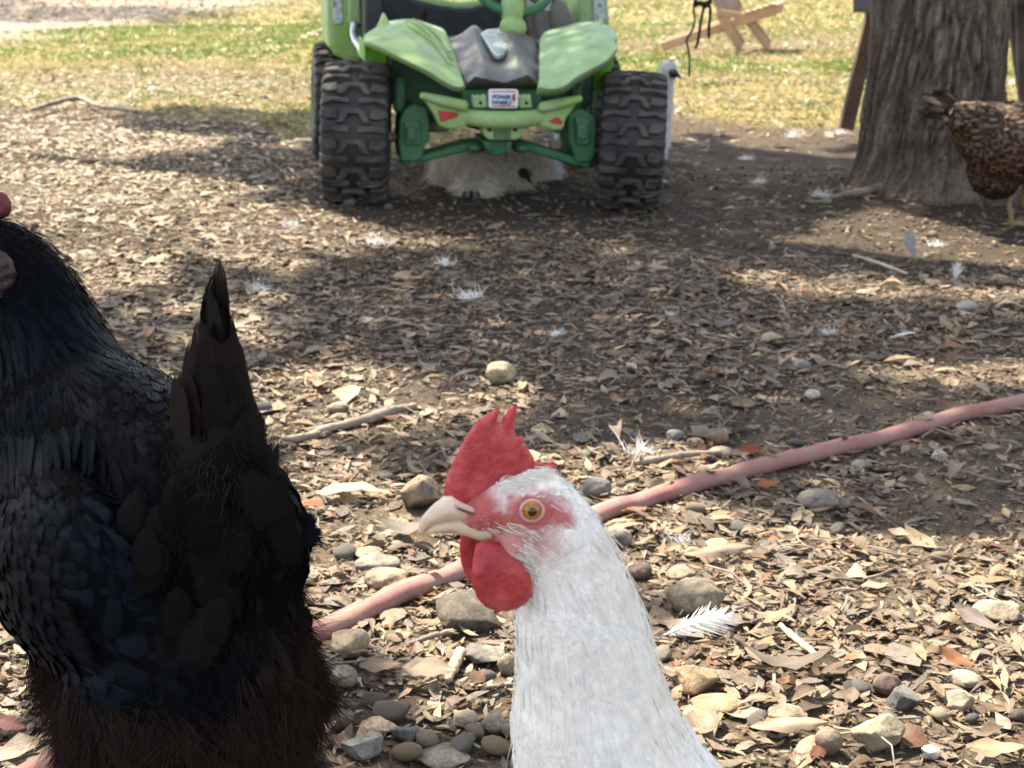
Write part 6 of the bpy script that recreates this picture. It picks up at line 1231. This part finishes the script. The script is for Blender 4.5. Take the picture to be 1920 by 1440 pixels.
# laced hen at the oak
def spl(px, py, Y): return at_y(px - 14, py + 3, Y)
lh = thing('hen', 'brown and black laced hen scratching at the foot of the oak', 'hen', at_g(1915, 385)); Y4 = 3.66; g = Geo()
lsp = [spl(1812, 212, Y4), spl(1846, 235, Y4), spl(1888, 258, Y4 - .02), spl(1935, 262, Y4 - .02), spl(1985, 245, Y4), spl(2020, 215, Y4), spl(2040, 170, Y4), spl(2052, 130, Y4)]
g.add(*loft(smooth_path(lsp, 28), np.interp(np.linspace(0, 1, 28), np.linspace(0, 1, 8), [.03, .07, .095, .095, .08, .062, .046, .034]), np.interp(np.linspace(0, 1, 28), np.linspace(0, 1, 8), [.028, .07, .102, .108, .09, .062, .046, .034]), 20)); g.add(*ellipsoid(spl(1884, 318, Y4 - .01), (.066, 0, 0), (0, .06, 0), (0, 0, .064)))
g.add(*ellipsoid(spl(1850, 225, Y4 - .075), (.075, 0, -.01), (0, .03, 0), (.0, 0, .045)))
g.add(*ellipsoid(spl(2056, 124, Y4), (.034, 0, 0), (0, .03, 0), (0, 0, .03)))
V_, F_ = remesh(g, .006, 6); mk('body', V_, F_, speckled('brown_down', (.03, .018, .011), (.06, .036, .02), 40, .9, .3), lh)
m_lace, nt, b, du, sx = feather_mat('laced_plumage', .6, .2, .4, .2, 0, 0, 60, None, .5)
# rim of each feather black, heart brown
mlt = nd(nt, 'ShaderNodeMath', operation='MULTIPLY'); nt.links.new(du, mlt.inputs[0]); mlt.inputs[1].default_value = 2.0
mxm = nd(nt, 'ShaderNodeMath', operation='MAXIMUM'); nt.links.new(mlt.outputs[0], mxm.inputs[0]); nt.links.new(sx.outputs[1], mxm.inputs[1]); rl_ = ramp(nt, [(.62, (1, 1, 1)), (.82, (.14, .12, .11)), (1, (.08, .07, .07))], mxm.outputs[0])
oldl = b.inputs['Base Color'].links[0]; src = oldl.from_socket; nt.links.new(mixc(nt, src, rl_.outputs[0], 1., 'MULTIPLY'), b.inputs['Base Color'])
r3 = np.random.default_rng(9); P_, N_ = sample(V_, F_, 5000, r3); k_ = thin(P_, .0095); P_, N_ = P_[k_], N_[k_]; lfl = flow_field(np.array(lsp)[::-1]); m = len(P_); D = lfl(P_, .06) - UP * .25 + r3.normal(size=P_.shape) * .15; red_ = np.clip((.30 - P_[:, 2]) / .2 + r3.normal(0, .2, m), 0, 1)[:, None]
col = (np.array([.175, .125, .078]) * (1 - red_) + np.array([.115, .062, .034]) * red_) * r3.uniform(.5, 1.4, (m, 1)); v, f, uv, k = feathers(P_, N_, D, r3.uniform(.022, .034, m), r3.uniform(.014, .020, m), tilt=.16, curl=.35, camber=.25, roll=r3.normal(0, .2, m)); kind(mk('plumage', v, f, m_lace, lh, col=np.repeat(col, k, 0), uv=uv), 'stuff')
for k in range(22):
    a_ = -1.0 + 2.0 * k / 21; A = spl(1822, 206, Y4 - .05 * math.cos(a_) + .02); d = unit(np.array([-.75 + .1 * r3.normal(), -.35 * math.cos(a_ * 1.4), .62 * math.cos(a_) - .35 + .12 * r3.normal()])); feather_parts('tail_feather', [A], [unit(np.array([-.2, -1, .4 * math.sin(a_) + .1]))], [d], r3.uniform(.07, .115), .024, np.array([.14, .095, .06]) * r3.uniform(.25, 1.3), m_lace, lh, tilt=.05, curl=.4, camber=.3, roll=np.array([r3.normal(0, .4)]))
for x0, dy in ((1912, -.03), (1940, .04)): hen_leg(lh, spl(x0, 325, Y4 + dy), np.array([spl(x0, 380, Y4 + dy)[0], Y4 + dy, 0]), speckled('dull_yellow_leg', (.20, .14, .06), (.28, .20, .10), 120, .7, .4), (1, 0, 0))
g = Geo(); tube(g, [spl(2074, 128, Y4 - .01), spl(2094, 134, Y4 - .012), spl(2106, 142, Y4 - .015)], [.012, .009, .002], 8); g.build('beak', m_beak, lh)
fixn(mk('comb', *inflate([(2040, 108), (2046, 84), (2054, 94), (2062, 76), (2070, 92), (2080, 82), (2084, 104), (2070, 112)], .008, 10, lambda q: np.stack([spl(a_[0], a_[1], Y4) for a_ in q]), lambda q: np.tile([0, -1., 0], (len(q), 1)), 5), m_combdark, lh))
